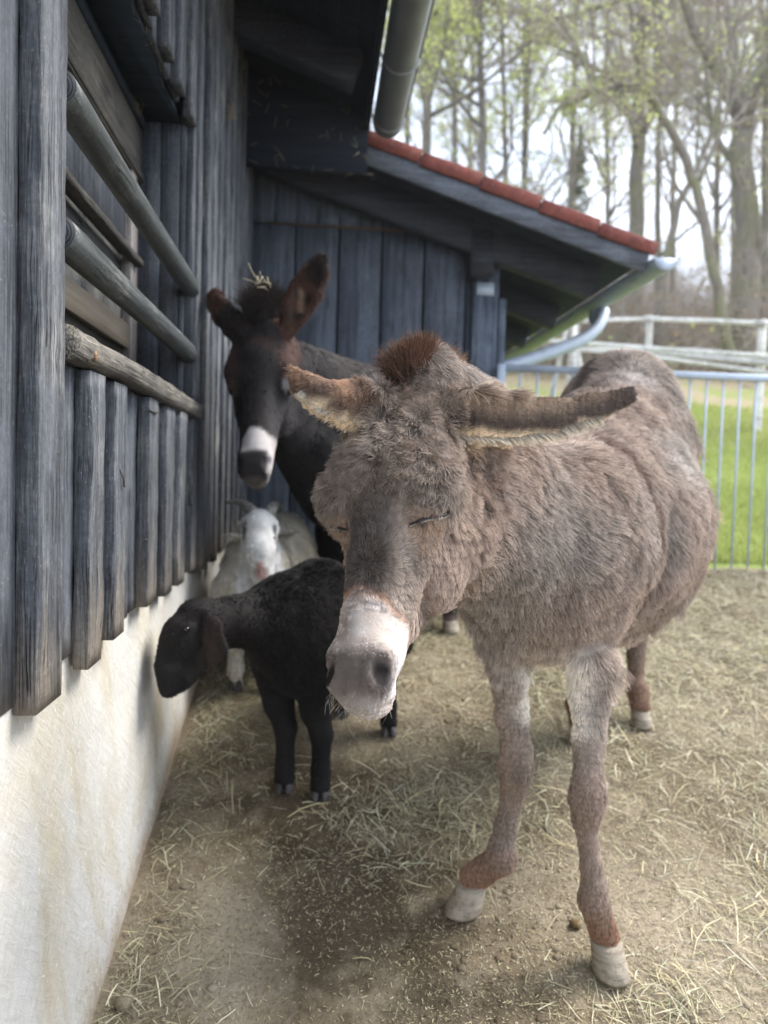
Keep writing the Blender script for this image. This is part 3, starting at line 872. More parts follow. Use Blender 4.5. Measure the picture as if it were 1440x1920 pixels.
def tree(label, path, r0, limbs=None, seed=0, leaf=M_LEAF_Y, nleaf=2500, lsize=.05, n1=9, n2=6, n3=6, n4=4, barkm=M_BARK, spread=(.35, .95), llen=(.3, .5), top=.15, cat='tree', t0=.35, up=.06, grp='spring trees on the wooded bank', leaf_low=0.0):
    rng = np.random.default_rng(seed)
    p = spline(np.array(path, float), 6)
    p[1:-1] += rng.normal(size=p[1:-1].shape) * r0 * .12
    e = empty('tree', tuple(path[0])); tag(e, label, cat, grp)
    rr = r0 * np.linspace(1, top, len(p)) ** .85
    rr[0] *= 1.25
    tb = MB(); tb.tube(p, rr, 10)
    lim = []
    base = (p[None], rr[None])
    L1 = grow(base, rng, dict(n=n1, t0=t0, ang=spread, len=llen, m=6, wob=.16, up=up, rr=.55))
    if limbs:
        for lp, lr in limbs:
            q = spline(np.array(lp, float), 5)
            R = lr * np.linspace(1, .25, len(q))
            tb.tube(q, R, 8); 
            # resample to 6 points for growing twigs
            ii = np.linspace(0, len(q) - 1, 6).round().astype(int)
            lim.append((q[ii], R[ii]))
    for q, R in zip(*L1): tb.tube(q, R, 6)
    tb.build('trunk', barkm, e, True)
    if lim:
        L1 = (np.concatenate([L1[0], np.array([a for a, _ in lim])]), np.concatenate([L1[1], np.array([b_ for _, b_ in lim])]))
    L2 = grow(L1, rng, dict(n=n2, t0=.2, ang=(.4, 1.0), len=(.35, .6), m=5, wob=.2, up=up, rr=.6, rmax=.03))
    L3 = grow(L2, rng, dict(n=n3, t0=.15, ang=(.4, 1.0), len=(.35, .65), m=4, wob=.22, up=up * .5, rr=.55, rmin=.005))
    cr_ = MB()
    for L_, kk in ((L2, 4), (L3, 3)):
        V, F = tubes_batch(L_[0], L_[1], kk); cr_.add(V, f4=F)
    if n4:
        L4 = grow(L3, rng, dict(n=n4, t0=.1, ang=(.4, 1.1), len=(.4, .7), m=3, wob=.2, up=0, rr=.6, rmin=.0045))
        V, F = tubes_batch(L4[0], L4[1], 3); cr_.add(V, f4=F)
        src = L4[0].reshape(-1, 3)
    else: src = L3[0].reshape(-1, 3)
    tw = cr_.build('crown', M_TWIG, e)
    if nleaf:
        # leaves gather in loose clumps
        k_ = vnoise(src, .9, seed + 3) + .5 * vnoise(src, 2.5, seed + 4)
        w_ = np.clip(k_ + .55, .04, None) ** 1.3
        sel = rng.choice(len(src), nleaf, p=w_ / w_.sum())
        pts = src[sel] + rng.normal(size=(nleaf, 3)) * .06
        V, F = leaf_quads(pts, rng, lsize)
        lf = link('leaves', mesh_np('leaves', V, F), leaf, tw)
    return e

def base_at(px, y):
    """foot of a tree whose trunk stands over that column at depth y"""
    q = P(px, 600, y); return (q[0], y, float(ground_z([q[0]], [y])[0]) - .1)
def up_path(px0, y, pts):
    """trunk path: foot, then measured points (px, py) at the same depth"""
    b0 = base_at(px0, y); return [b0] + [tuple(P(a, b_, y + dy)) for a, b_, dy in pts]

tree('thick forked tree on the right with dark limbs spreading at the top', up_path(1400, 13, [(1402, 420, 0), (1390, 215, 0), (1440, 110, .3), (1475, -60, .6), (1500, -300, .9)]), .24,
     limbs=[([P(1392, 225, 13), P(1345, 130, 12.8), (P(1305, 60, 12.6)), P(1270, -40, 12.3), P(1225, -160, 12)], .14), ([P(1388, 215, 13), P(1375, 90, 13.2), P(1350, -60, 13.5), P(1340, -220, 13.8)], .11),
            ([P(1396, 330, 13), P(1345, 260, 13.3), P(1325, 160, 13.6), P(1330, 20, 14)], .07), ([P(1404, 520, 13), P(1450, 400, 12.6), P(1500, 260, 12.4)], .08)],
     seed=1, leaf=M_LEAF_G, nleaf=2579, lsize=.04)
tree('tall straight tree left of the forked tree', up_path(1196, 17, [(1193, 450, 0), (1197, 250, 0), (1203, 60, 0), (1208, -250, 0), (1215, -520, 0)]), .21, seed=2, leaf=M_LEAF_Y, nleaf=3174, n1=14, spread=(.5, 1.1), llen=(.16, .3))
tree('leaning tree whose trunk arches over to the left above the roof', [base_at(1385, 11.5), tuple(P(1330, 470, 11.5)), tuple(P(1305, 350, 11.5)), tuple(P(1265, 255, 11.4)), tuple(P(1205, 168, 11.2)), tuple(P(1150, 165, 11)), tuple(P(1100, 178, 10.8)), tuple(P(1050, 200, 10.7)), tuple(P(1020, 250, 10.6))], .085,
     limbs=[([P(1110, 175, 10.9), P(1095, 110, 10.9), P(1065, 60, 11), P(1040, -20, 11)], .04), ([P(1310, 340, 11.5), P(1345, 260, 11.5), P(1375, 180, 11.6), P(1400, 60, 11.6)], .05), ([P(1318, 420, 11.5), P(1260, 330, 11.7), P(1235, 200, 12)], .035)],
     seed=3, leaf=M_LEAF_G, nleaf=2182, top=.25, up=.02, lsize=.04, n1=7, llen=(.15, .3))
tree('slim tree leaning right with its foot behind the gutter end', [base_at(1225, 12.5), tuple(P(1262, 420, 12.5)), tuple(P(1300, 330, 12.5)), tuple(P(1340, 230, 12.6)), tuple(P(1372, 60, 12.8)), tuple(P(1390, -160, 13))], .075, seed=4, leaf=M_LEAF_B, nleaf=1488, lsize=.03)
tree('pale tall tree rising just behind the red roof ridge end', up_path(985, 19, [(985, 300, 0), (990, 60, 0), (985, -250, 0), (990, -500, 0)]), .10, seed=5, barkm=M_BARK2, nleaf=3968, n1=24, t0=.12, spread=(.4, 1.1), llen=(.13, .26), lsize=.06)
tree('slender pale tree with yellow green leaves above the middle of the red roof', up_path(905, 18, [(905, 250, 0), (900, 30, 0), (905, -250, 0), (900, -520, 0)]), .11, seed=6, barkm=M_BARK2, nleaf=6448, n1=26, t0=.12, spread=(.4, 1.1), llen=(.13, .26), lsize=.065)
tree('slender tree with bright leaves nearest the barn gutter', up_path(800, 17, [(800, 200, 0), (808, 0, 0), (800, -250, 0), (805, -500, 0)]), .12, seed=7, nleaf=7440, n1=26, t0=.12, spread=(.4, 1.1), llen=(.13, .26), lsize=.065)
tree('thin leafy tree between two slender trees above the red tiles', up_path(850, 22, [(852, 200, 0), (845, 0, 0), (850, -200, 0), (850, -380, 0)]), .10, seed=8, barkm=M_BARK2, nleaf=6448, n1=26, t0=.12, spread=(.4, 1.1), llen=(.13, .26), lsize=.075)
tree('thin upright tree half way between the tall straight tree and the roof', up_path(1072, 24, [(1072, 300, 0), (1080, 60, 0), (1075, -160, 0), (1080, -330, 0)]), .11, seed=9, nleaf=3571, n1=24, t0=.12, spread=(.4, 1.1), llen=(.13, .26), lsize=.07)
tree('thin bare tree just left of the thick forked tree', up_path(1345, 21, [(1345, 350, 0), (1350, 100, 0), (1340, -150, 0), (1345, -350, 0)]), .10, seed=10, leaf=M_LEAF_B, nleaf=1488, n1=26, t0=.12, spread=(.4, 1.1), llen=(.14, .28))
tree('bare grey tree at the right edge behind the thick forked tree', up_path(1440, 18, [(1436, 350, 0), (1444, 100, 0), (1452, -150, 0), (1460, -450, 0)]), .13, seed=11, leaf=M_LEAF_B, nleaf=1785, n1=12, spread=(.4, .9), llen=(.18, .32))
tree('distant thin tree seen through the arch of the leaning tree', up_path(1140, 30, [(1140, 350, 0), (1135, 150, 0), (1140, -50, 0), (1140, -200, 0)]), .12, seed=12, nleaf=2976, leaf=M_LEAF_Y, n1=24, t0=.12, spread=(.4, 1.1), llen=(.13, .26), lsize=.08)
tree('distant thin tree between the tall straight tree and the forked tree', up_path(1262, 28, [(1262, 350, 0), (1268, 150, 0), (1262, -80, 0), (1266, -250, 0)]), .12, seed=13, nleaf=1984, leaf=M_LEAF_G, n1=24, t0=.12, spread=(.4, 1.1), llen=(.13, .26), lsize=.07)
tree('distant thin tree behind the leafy trees close to the barn', up_path(945, 27, [(948, 300, 0), (942, 50, 0), (948, -150, 0), (945, -300, 0)]), .12, seed=14, nleaf=4960, leaf=M_LEAF_Y, n1=24, t0=.12, spread=(.4, 1.1), llen=(.13, .26), lsize=.08)
tree('young tree with pale green leaves beside the barn gutter', up_path(760, 24, [(764, 200, 0), (762, 0, 0), (770, -200, 0), (775, -330, 0)]), .10, seed=15, nleaf=5952, leaf=M_LEAF_Y, n1=24, t0=.12, spread=(.4, 1.1), llen=(.13, .26), lsize=.08)
for i_, (px_, y_, lab) in enumerate(((880, 31, 'far grey tree seen between the leafy trees over the red tiles'), (1235, 23, 'slim tree just right of the tall straight tree'), (1375, 29, 'far grey tree close behind the thick forked tree'), (1540, 15, 'tree standing outside the right edge beyond the thick forked tree'), (1640, 20, 'tree far outside the right edge of the yard'), (690, 25, 'tree hidden mostly behind the barn roof'))):
    tree(lab, up_path(px_, y_, [(px_, 300, 0), (px_ + 5, 50, 0), (px_, -250, 0)]), .11, seed=30 + i_, nleaf=3520, n1=20, t0=.12, spread=(.4, 1.1), llen=(.15, .3), lsize=.06)

# small conifer in the gap
rng = np.random.default_rng(55)
cb = np.array(base_at(1075, 26)); ctop = P(1078, 235, 26)
e = empty('conifer', tuple(cb)); tag(e, 'small dull green conifer seen under the arching tree', 'conifer')
b = MB(); b.tube([cb, (cb + ctop) / 2, ctop], [.16, .1, .02], 8); b.build('trunk', M_BARK, e, True)
H_ = ctop[2] - cb[2]; n = 3500
t = rng.uniform(.12, 1, n) ** .8; a_ = rng.uniform(0, 6.28, n); rad = (1 - t) * 1.5 * np.sqrt(rng.uniform(.05, 1, n)) * (.8 + .3 * np.sin(t * 60))
pts = np.stack([cb[0] + rad * np.cos(a_), cb[1] + rad * np.sin(a_), cb[2] + t * H_ - rad * .25], 1)
V, F = leaf_quads(pts, rng, .09); link('crown', mesh_np('crown', V, F), M_NEEDLE, e)

# undergrowth: brambles, saplings and dead stems on the bank, past counting
rng = np.random.default_rng(77)
def undergrowth(label, n, xr, yr, h, mat, leafm, nl, seed, ls=.05):
    rng = np.random.default_rng(seed)
    x = rng.uniform(*xr, n); y = rng.uniform(*yr, n); z = ground_z(x, y)
    p0 = np.stack([x, y, z], 1)
    d = rng.normal(size=(n, 3)) * .35; d[:, 2] = 1; d /= np.linalg.norm(d, axis=1)[:, None]
    L = rng.uniform(.35, 1, n) * h * (.6 + .4 * vnoise(p0, .5, seed))
    pts = [p0]; cur = d
    for k in range(4):
        cur = cur + rng.normal(size=(n, 3)) * .25; cur[:, 2] -= .12 * k; cur /= np.linalg.norm(cur, axis=1)[:, None]
        pts.append(pts[-1] + cur * (L / 4)[:, None])
    PL = np.stack(pts, 1); R = rng.uniform(.006, .013, n)[:, None] * np.linspace(1, .4, 5)[None]
    L2 = grow((PL, R), rng, dict(n=5, t0=.2, ang=(.4, 1.1), len=(.3, .6), m=4, wob=.25, up=.0, rr=.7, rmin=.004))
    mb = MB(); V, F = tubes_batch(PL, R, 3); mb.add(V, f4=F); V, F = tubes_batch(*L2, 3); mb.add(V, f4=F)
    e = mb.build('undergrowth', mat); tag(e, label, 'undergrowth', kind='stuff')
    if nl:
        src = L2[0].reshape(-1, 3); pts = src[rng.integers(0, len(src), nl)]
        V, F = leaf_quads(pts, rng, ls); link('leaves', mesh_np('leaves', V, F), leafm, e)
undergrowth('tangle of brown stems and brambles on the wooded bank', 4200, (-2, 16), (11.5, 25), 3.0, M_TWIG, M_LEAF_B, 22000, 91)
undergrowth('sparse green shoots on the bank under the trees', 900, (0, 14), (10.5, 20), 1.4, M_TWIG, M_LEAF_G, 5000, 92, .05)
undergrowth('far thicket of thin grey stems closing the wood', 4200, (-12, 36), (24, 42), 8.5, M_TWIG, M_LEAF_B, 14000, 93, .09)
# grass beyond the gate
n = 70000
x = rng.uniform(.9, 7, n); y = 4.7 + rng.uniform(0, 1, n) ** 1.3 * 4.5; z = ground_z(x, y)
h = rng.uniform(.03, .08, n) * (1 + .5 * vnoise(np.stack([x, y, z], 1), 2, 3))
a_ = rng.uniform(0, 6.28, n); wv = np.stack([np.cos(a_), np.sin(a_), np.zeros(n)], 1) * .004
lean = rng.normal(size=(n, 3)) * .02; lean[:, 2] = 0
p = np.stack([x, y, z], 1)
V = np.stack([p - wv, p + wv, p + lean + np.stack([np.zeros(n), np.zeros(n), h], 1)], 1).reshape(-1, 3)
go = link('grass', mesh_np('grass', V, np.arange(3 * n).reshape(-1, 3)), leafmat('grass_blade', (.20, .245, .065), (.33, .375, .12)))
tag(go, 'bright green meadow grass beyond the metal gate', 'grass', kind='stuff')
# ------------------------------------------------------------------ implicit-surface modelling for the animals
class Field:
    def __init__(s, lo, hi, h):
        s.lo = np.array(lo, float); s.h = h
        s.n = np.ceil((np.array(hi, float) - s.lo) / h).astype(int) + 1
        s.D = np.full(s.n, .5, np.float32)
    def _apply(s, lo, hi, fn, k, op):
        i0 = np.maximum(((np.array(lo) - s.lo) / s.h).astype(int), 0)
        i1 = np.minimum(((np.array(hi) - s.lo) / s.h).astype(int) + 2, s.n)
        if (i1 <= i0).any(): return
        ax = [(s.lo[a] + np.arange(i0[a], i1[a]) * s.h).astype(np.float32) for a in range(3)]
        X, Y, Z = np.meshgrid(*ax, indexing='ij')
        d = fn(X, Y, Z).astype(np.float32)
        sl_ = tuple(slice(i0[a], i1[a]) for a in range(3))
        D = s.D[sl_]
        if op == 'u':
            if k > 0:
                hh = np.maximum(k - np.abs(D - d), 0) / k
                s.D[sl_] = np.minimum(D, d) - hh * hh * k * .25
            else: s.D[sl_] = np.minimum(D, d)
        else:
            d = -d
            if k > 0:
                hh = np.maximum(k - np.abs(D - d), 0) / k
                s.D[sl_] = np.maximum(D, d) + hh * hh * k * .25
            else: s.D[sl_] = np.maximum(D, d)
    def cone(s, a, b, ra, rb, k=.03, sq=None, f=1.0, op='u'):
        """round cone a-b; sq = direction in which the section is flattened by factor f"""
        a = np.array(a, float); b = np.array(b, float)
        ab = b - a; L2 = ab.dot(ab) + 1e-12
        if sq is not None:
            q = nrm(sq)
            q = q - ab * (q.dot(ab) / L2); q = nrm(q)
        pad = max(ra, rb) * max(1, f) + k + .03
        def fn(X, Y, Z):
            px, py, pz = X - a[0], Y - a[1], Z - a[2]
            t = np.clip((px * ab[0] + py * ab[1] + pz * ab[2]) / L2, 0, 1)
            dx, dy, dz = px - t * ab[0], py - t * ab[1], pz - t * ab[2]
            d2 = dx * dx + dy * dy + dz * dz
            if sq is not None:
                c = dx * q[0] + dy * q[1] + dz * q[2]
                d2 = d2 + c * c * (1 / (f * f) - 1)
            return (np.sqrt(np.maximum(d2, 1e-12)) - (ra + (rb - ra) * t)) * (1 if sq is None else min(1, f) ** .5)
        s._apply(np.minimum(a, b) - pad, np.maximum(a, b) + pad, fn, k, op)
    def chain(s, pts, rs, k=.03, sq=None, f=1.0, op='u'):
        for i in range(len(pts) - 1):
            s.cone(pts[i], pts[i + 1], rs[i], rs[i + 1], k, sq, f, op)
    def ell(s, c, R, rad, k=.03, op='u'):
        """R: 3 rows = local axes in world"""
        c = np.array(c, float); R = np.array(R, float); rad = np.array(rad, float)
        pad = rad.max() + k + .03
        def fn(X, Y, Z):
            x, y, z = X - c[0], Y - c[1], Z - c[2]
            u = [(x * R[i, 0] + y * R[i, 1] + z * R[i, 2]) for i in range(3)]
            k0 = np.sqrt(sum((u[i] / rad[i]) ** 2 for i in range(3)))
            k1 = np.sqrt(sum((u[i] / rad[i] ** 2) ** 2 for i in range(3)))
            return k0 * (k0 - 1) / np.maximum(k1, 1e-6)
        s._apply(c - pad, c + pad, fn, k, op)
    def mesh(s):
        D = s.D; ins = D < 0
        nx, ny, nz = D.shape
        c = np.zeros((nx - 1, ny - 1, nz - 1), np.int8)
        for dx in (0, 1):
            for dy in (0, 1):
                for dz in (0, 1):
                    c += ins[dx:nx - 1 + dx, dy:ny - 1 + dy, dz:nz - 1 + dz]
        act = np.argwhere((c > 0) & (c < 8))
        vid = np.full(c.shape, -1, np.int32); vid[tuple(act.T)] = np.arange(len(act))
        acc = np.zeros((len(act), 3)); cnt = np.zeros(len(act))
        cor = [(a, b, d) for a in (0, 1) for b in (0, 1) for d in (0, 1)]
        val = {o: D[act[:, 0] + o[0], act[:, 1] + o[1], act[:, 2] + o[2]] for o in cor}
        for o in cor:
            for ax in range(3):
                if o[ax]: continue
                o2 = list(o); o2[ax] = 1; o2 = tuple(o2)
                v0, v1 = val[o], val[o2]
                m_ = (v0 < 0) != (v1 < 0)
                t = np.where(m_, v0 / np.where(m_, v0 - v1, 1), 0)
                pt = np.tile(np.array(o, float), (len(act), 1)); pt[:, ax] += t
                acc[m_] += pt[m_]; cnt[m_] += 1
        V = s.lo + (act + acc / cnt[:, None]) * s.h
        F = []
        for ax in range(3):
            b1, b2 = [(1, 2), (2, 0), (0, 1)][ax]
            sl0 = [slice(1, n_ - 1) for n_ in D.shape]; sl0[ax] = slice(0, D.shape[ax] - 1)
            sl1 = list(sl0); sl1[ax] = slice(1, D.shape[ax])
            a_, b_ = ins[tuple(sl0)], ins[tuple(sl1)]
            e = np.argwhere(a_ != b_)
            flip = a_[tuple(e.T)]
            off = np.array([1, 1, 1]); off[ax] = 0
            g = e + off
            def cell(d1, d2):
                q = g.copy(); q[:, b1] -= d1; q[:, b2] -= d2
                return vid[tuple(q.T)]
            quad = np.stack([cell(1, 1), cell(0, 1), cell(0, 0), cell(1, 0)], 1)
            quad[~flip] = quad[~flip][:, ::-1]
            F.append(quad)
        F = np.concatenate(F); F = F[(F >= 0).all(1)]
        # drop strays: keep the biggest connected piece
        lab = np.arange(len(V))
        for _ in range(400):
            mn = lab[F].min(1)
            new = lab.copy()
            root = lab[F]                                   # hook whole trees, then jump
            for c_ in range(4):
                np.minimum.at(new, root[:, c_], mn); np.minimum.at(new, F[:, c_], mn)
            for c_ in range(4): new = new[new]
            if (new == lab).all(): break
            lab = new
        u, cn = np.unique(lab, return_counts=True)
        keep = lab == u[cn.argmax()]
        if not keep.all():
            mp_ = np.cumsum(keep) - 1
            F = mp_[F[keep[F].all(1)]]; V = V[keep]
        # one light smoothing pass
        for lam in (.5, .5):
            sm = np.zeros_like(V); ct = np.zeros(len(V))
            for a_, b_ in ((0, 1), (1, 2), (2, 3), (3, 0)):
                np.add.at(sm, F[:, a_], V[F[:, b_]]); np.add.at(ct, F[:, a_], 1)
            V = V * (1 - lam) + lam * sm / np.maximum(ct, 1)[:, None]
        return V, F

class Frame:
    """local frame: P(l, f, n) -> world ; rows of R are the axes"""
    def __init__(s, O, Lx, Fx, Nx):
        s.O = np.array(O, float); s.R = np.array([Lx, Fx, Nx])
    def __call__(s, l, f, n): return s.O + s.R[0] * l + s.R[1] * f + s.R[2] * n
    def loc(s, p): return (np.asarray(p) - s.O) @ s.R.T

def coat_mat(name, hair=False, rough=.65, tip=1.0, dark=1.0, var=.25, nsc=18):
    m = Mat(name, rough, .25)
    at = m.n.new('ShaderNodeAttribute'); at.attribute_name = 'coat'
    c = at.outputs['Color']
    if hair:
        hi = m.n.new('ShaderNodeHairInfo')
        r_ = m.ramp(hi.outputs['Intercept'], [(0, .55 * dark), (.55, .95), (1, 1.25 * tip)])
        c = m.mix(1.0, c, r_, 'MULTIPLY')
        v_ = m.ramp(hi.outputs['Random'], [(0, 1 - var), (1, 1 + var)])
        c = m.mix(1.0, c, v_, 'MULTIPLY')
    else:
        n = m.noise(m.coord(), nsc, 5, .6)
        v_ = m.ramp(n, [(.3, .72), (.7, 1.15)])
        c = m.mix(1.0, c, v_, 'MULTIPLY')
        m.bump(m.noise(m.coord(), 160, 4, .7), .5, .003)
    m.col(c)
    return m.m

def tri_sample(V, F, n, rng, wfn):
    """area- and density-weighted points on a quad mesh, with smooth normals"""
    T = np.concatenate([F[:, [0, 1, 2]], F[:, [0, 2, 3]]])
    e1 = V[T[:, 1]] - V[T[:, 0]]; e2 = V[T[:, 2]] - V[T[:, 0]]
    nr = np.cross(e1, e2); ar = np.linalg.norm(nr, axis=1)
    VN = np.zeros_like(V)
    for a_ in range(3): np.add.at(VN, T[:, a_], nr)
    VN /= np.linalg.norm(VN, axis=1)[:, None] + 1e-12
    cen = V[T].mean(1)
    wgt = ar * wfn(cen, VN[T[:, 0]])
    idx = rng.choice(len(T), n, p=wgt / wgt.sum())
    a_ = rng.random(n); b_ = rng.random(n); fl = a_ + b_ > 1; a_[fl] = 1 - a_[fl]; b_[fl] = 1 - b_[fl]
    c_ = 1 - a_ - b_
    P_ = V[T[idx, 0]] * c_[:, None] + V[T[idx, 1]] * a_[:, None] + V[T[idx, 2]] * b_[:, None]
    N_ = VN[T[idx, 0]] * c_[:, None] + VN[T[idx, 1]] * a_[:, None] + VN[T[idx, 2]] * b_[:, None]
    N_ /= np.linalg.norm(N_, axis=1)[:, None]
    return P_, N_

def make_hair(name, P0, N0, D, L, lift, colr, rad, mat, parent, rng, m_=4, clump=.012, cl=.6, rnd=.18, curl=0.0, droop=.1, tipr=.25, cvar=.45):
    """one hair-curves object. D comb direction, L length, lift 0..1 how far the hair stands off"""
    n = len(P0)
    T = D - N0 * (D * N0).sum(1)[:, None]
    T /= np.linalg.norm(T, axis=1)[:, None] + 1e-9
    wob = rng.normal(size=(n, 3)) * rnd
    T = T + wob; T -= N0 * (T * N0).sum(1)[:, None] * .8; T /= np.linalg.norm(T, axis=1)[:, None] + 1e-9
    lift = np.broadcast_to(lift, (n,))[:, None]
    L = np.broadcast_to(L, (n,))
    d0 = T * (1 - lift) + N0 * lift; d0 /= np.linalg.norm(d0, axis=1)[:, None]
    # clumps: tips lean to a shared point
    cell = clump
    q = (P0 + vnoise3(P0, 1 / (cell * 2.5), 41) * cell * .5) / cell
    ci = np.floor(q).astype(np.int64)
    jc = np.stack([_hash(ci[:, 0], ci[:, 1], ci[:, 2], s_) for s_ in (1, 2, 3)], 1)
    cen = (ci + .2 + .6 * jc) * cell
    off = cen - P0; off -= N0 * (off * N0).sum(1)[:, None]
    on = np.linalg.norm(off, axis=1)[:, None]; off *= np.minimum(1, cell / (on + 1e-9))
    cdir = (jc - .5) * cvar                       # every clump has its own turn
    pts = [P0 - N0 * .0015]
    cur = d0 + cdir * .35
    cur /= np.linalg.norm(cur, axis=1)[:, None]
    g = np.array([0, 0, -1.0])
    st = (L / (m_ - 1))[:, None]
    ph = rng.uniform(0, 6.28, n) * .25 + jc[:, 0] * 6.28
    B = np.cross(N0, T)
    for k in range(1, m_):
        t = k / (m_ - 1)
        cur = cur + T * .22 * (1 - t) + g * droop * t + cdir * .25
        if curl:
            cur = cur + (np.cos(ph + t * 5)[:, None] * B + np.sin(ph + t * 5)[:, None] * N0) * curl
        # keep outside the skin
        dn = (cur * N0).sum(1)[:, None]
        cur = cur + N0 * np.maximum(.04 - dn, 0)
        cur /= np.linalg.norm(cur, axis=1)[:, None]
        pts.append(pts[-1] + cur * st)
    PT = np.stack(pts, 1)
    tt = (np.arange(m_) / (m_ - 1)) ** 1.3
    PT += off[:, None, :] * (tt[None, :, None] * cl)
    hc = bpy.data.hair_curves.new(name)
    hc.add_curves([m_] * n)
    hc.attributes['position'].data.foreach_set('vector', PT.astype(np.float32).ravel())
    ra = hc.attributes.get('radius') or hc.attributes.new('radius', 'FLOAT', 'POINT')
    R = np.broadcast_to(rad, (n,))[:, None] * np.linspace(1, tipr, m_)[None, :]
    ra.data.foreach_set('value', R.astype(np.float32).ravel())
    ca = hc.attributes.new('coat', 'FLOAT_COLOR', 'CURVE')
    c4 = np.ones((n, 4), np.float32); c4[:, :3] = colr
    ca.data.foreach_set('color', c4.ravel())
    hc.materials.append(mat)
    o = bpy.data.objects.new(name, hc); COL.objects.link(o)
    if parent is not None:
        o.parent = parent; o.location = -Vector(parent.location)
    return o

def lerp3(a, b, t): return np.asarray(a)[None] * (1 - t)[:, None] + np.asarray(b)[None] * t[:, None]
def mixc(c, col, t): return c * (1 - t)[:, None] + np.asarray(col)[None] * t[:, None]
def seg_dist(p, a, b):
    a = np.array(a, float); b = np.array(b, float); ab = b - a
    t = np.clip(((p - a) @ ab) / ab.dot(ab), 0, 1)
    return np.linalg.norm(p - a - t[:, None] * ab, axis=1), t

def hoof(name, top, bot, toe, rt, rb, mat, parent, h_slant=.35, split=False):
    """hoof: rings from the coronet (top) to the ground (bot); toe = horizontal unit vector forward"""
    top = np.array(top, float); bot = np.array(bot, float); toe = nrm([toe[0], toe[1], 0]); side = np.cross(toe, (0, 0, 1))
    mb = MB()
    for sgn in ((-1, 1) if split else (0,)):
        rings = []
        for t in (-.06, 0, .25, .6, .9, 1.0):
            c = top + (bot - top) * t
            ra_ = (rt + (rb - rt) * min(1, max(t, 0))) * (1 if 0 <= t < 1 else (.93 if t >= 1 else .9))
            a = np.arange(20) / 20 * 2 * math.pi
            ca = np.cos(a); x = ra_ * np.where(ca > 0, 1.12 * ca, .95 * ca); y_ = ra_ * .92 * np.sin(a)
            if split:
                y_ = y_ * .46 + sgn * ra_ * .47
            z = -(np.cos(a)) * ra_ * h_slant * (1 - t) * .9 if t < .6 else np.zeros(20)
            rings.append(c + toe * x[:, None] + side * y_[:, None] + np.array([0, 0, 1.0]) * z[:, None])
        mb.sweep(None, rings)
    o = mb.build(name, mat, parent, True)
    fix_normals(o)
    return o

m = Mat('hoof_horn', .7, .3)
n = m.noise(m.coord((1, 1, 9)), 12, 5, .6); n2 = m.noise(m.coord(), 38, 5, .7)
c = m.ramp(n, [(.3, (.20, .165, .125)), (.6, (.34, .30, .24))])
c = m.mix(m.ramp(n2, [(.5, 0), (.72, .75)]), c, (.10, .075, .05))
m.col(c); m.bump(m.math('ADD', n, n2), .5, .006); M_HOOF = m.m
m = Mat('dark_hoof_horn', .6, .3); m.col(m.ramp(m.noise(m.coord(), 30, 4, .6), [(.3, (.025, .024, .026)), (.7, (.075, .072, .075))])); M_HOOFD = m.m
m = Mat('eye_surface', .08, .7); m.col((.008, .006, .005)); M_EYE = m.m
# ------------------------------------------------------------------ grey-brown donkey in front
def head_frame(poll, muz, yaw_deg):
    poll = np.array(poll, float); muz = np.array(muz, float)
    N = nrm(muz - poll)
    y_ = math.radians(yaw_deg)
    Fv = np.array([math.sin(y_), -math.cos(y_), 0.0]); Fv = nrm(Fv - N * Fv.dot(N))
    Lx = np.cross(Fv, N)
    if Lx[0] < 0: Lx = -Lx
    return Frame(poll, Lx, Fv, N), np.linalg.norm(muz - poll)

def donkey_head(fd, H, s, closed=True):
    """all measures for a head .58 long, times s"""
    E = lambda l, f, n, a, b, c, k=.03, op='u': fd.ell(H(l * s, f * s, n * s), H.R, (a * s, b * s, c * s), k * s, op)
    C = lambda p, q, ra, rb, k=.03, sq=None, f=1, op='u': fd.cone(H(*[x * s for x in p]), H(*[x * s for x in q]), ra * s, rb * s, k * s, sq, f, op)
    E(0, -.10, .045, .088, .085, .09)                      # poll and braincase
    E(0, -.085, .140, .098, .080, .12, .04)                # forehead
    for g in (-1, 1):
        E(g * .086, -.066, .180, .036, .040, .050, .035)   # brow
        E(g * .062, -.180, .225, .042, .104, .120, .04)    # jowl
        E(g * .080, -.080, .230, .022, .028, .026, .025)   # eyeball bulge
        C((g * .060, -.098, .27), (g * .044, -.075, .42), .022, .012, .025)   # cheek crest
    C((0, -.064, .16), (0, -.056, .42), .066, .040, .04)   # nose bridge
    C((0, -.215, .27), (0, -.115, .48), .050, .030, .05)    # lower jaw
    C((0, -.11, .28), (0, -.085, .46), .052, .042, .04)    # side of the face
    for g in (-1, 1): E(g * .072, -.050, .340, .018, .026, .075, .03, 's')
    E(0, -.062, .490, .041, .050, .066, .04)               # muzzle
    E(0, -.068, .545, .040, .041, .036, .03)               # upper lip
    E(0, -.104, .540, .037, .030, .036, .02)               # chin
    for g in (-1, 1):
        E(g * .038, -.032, .515, .020, .020, .036, .02)    # nostril wing
        E(g * .036, -.055, .50, .016, .026, .05, .02)
        fd.ell(H(g * .046 * s, -.024 * s, .522 * s), np.array([nrm(H.R[0] * g * .8 + H.R[1] * .6), nrm(H.R[1] * .8 - H.R[0] * g * .6), nrm(H.R[2] + H.R[1] * -.1)]), (.013 * s, .018 * s, .025 * s), .006 * s, 's')
        fd.ell(H(g * .046 * s, -.090 * s, .556 * s), np.array([H.R[0], nrm(H.R[1] + H.R[2] * .55), nrm(H.R[2] - H.R[1] * .55)]), (.025 * s, .034 * s, .0035 * s), .006 * s, 's')

def limb(fd, joints, rs, k=.02, **kw): fd.chain(joints, rs, k, **kw)

ZG = lambda x, y: float(ground_z([x], [y])[0])

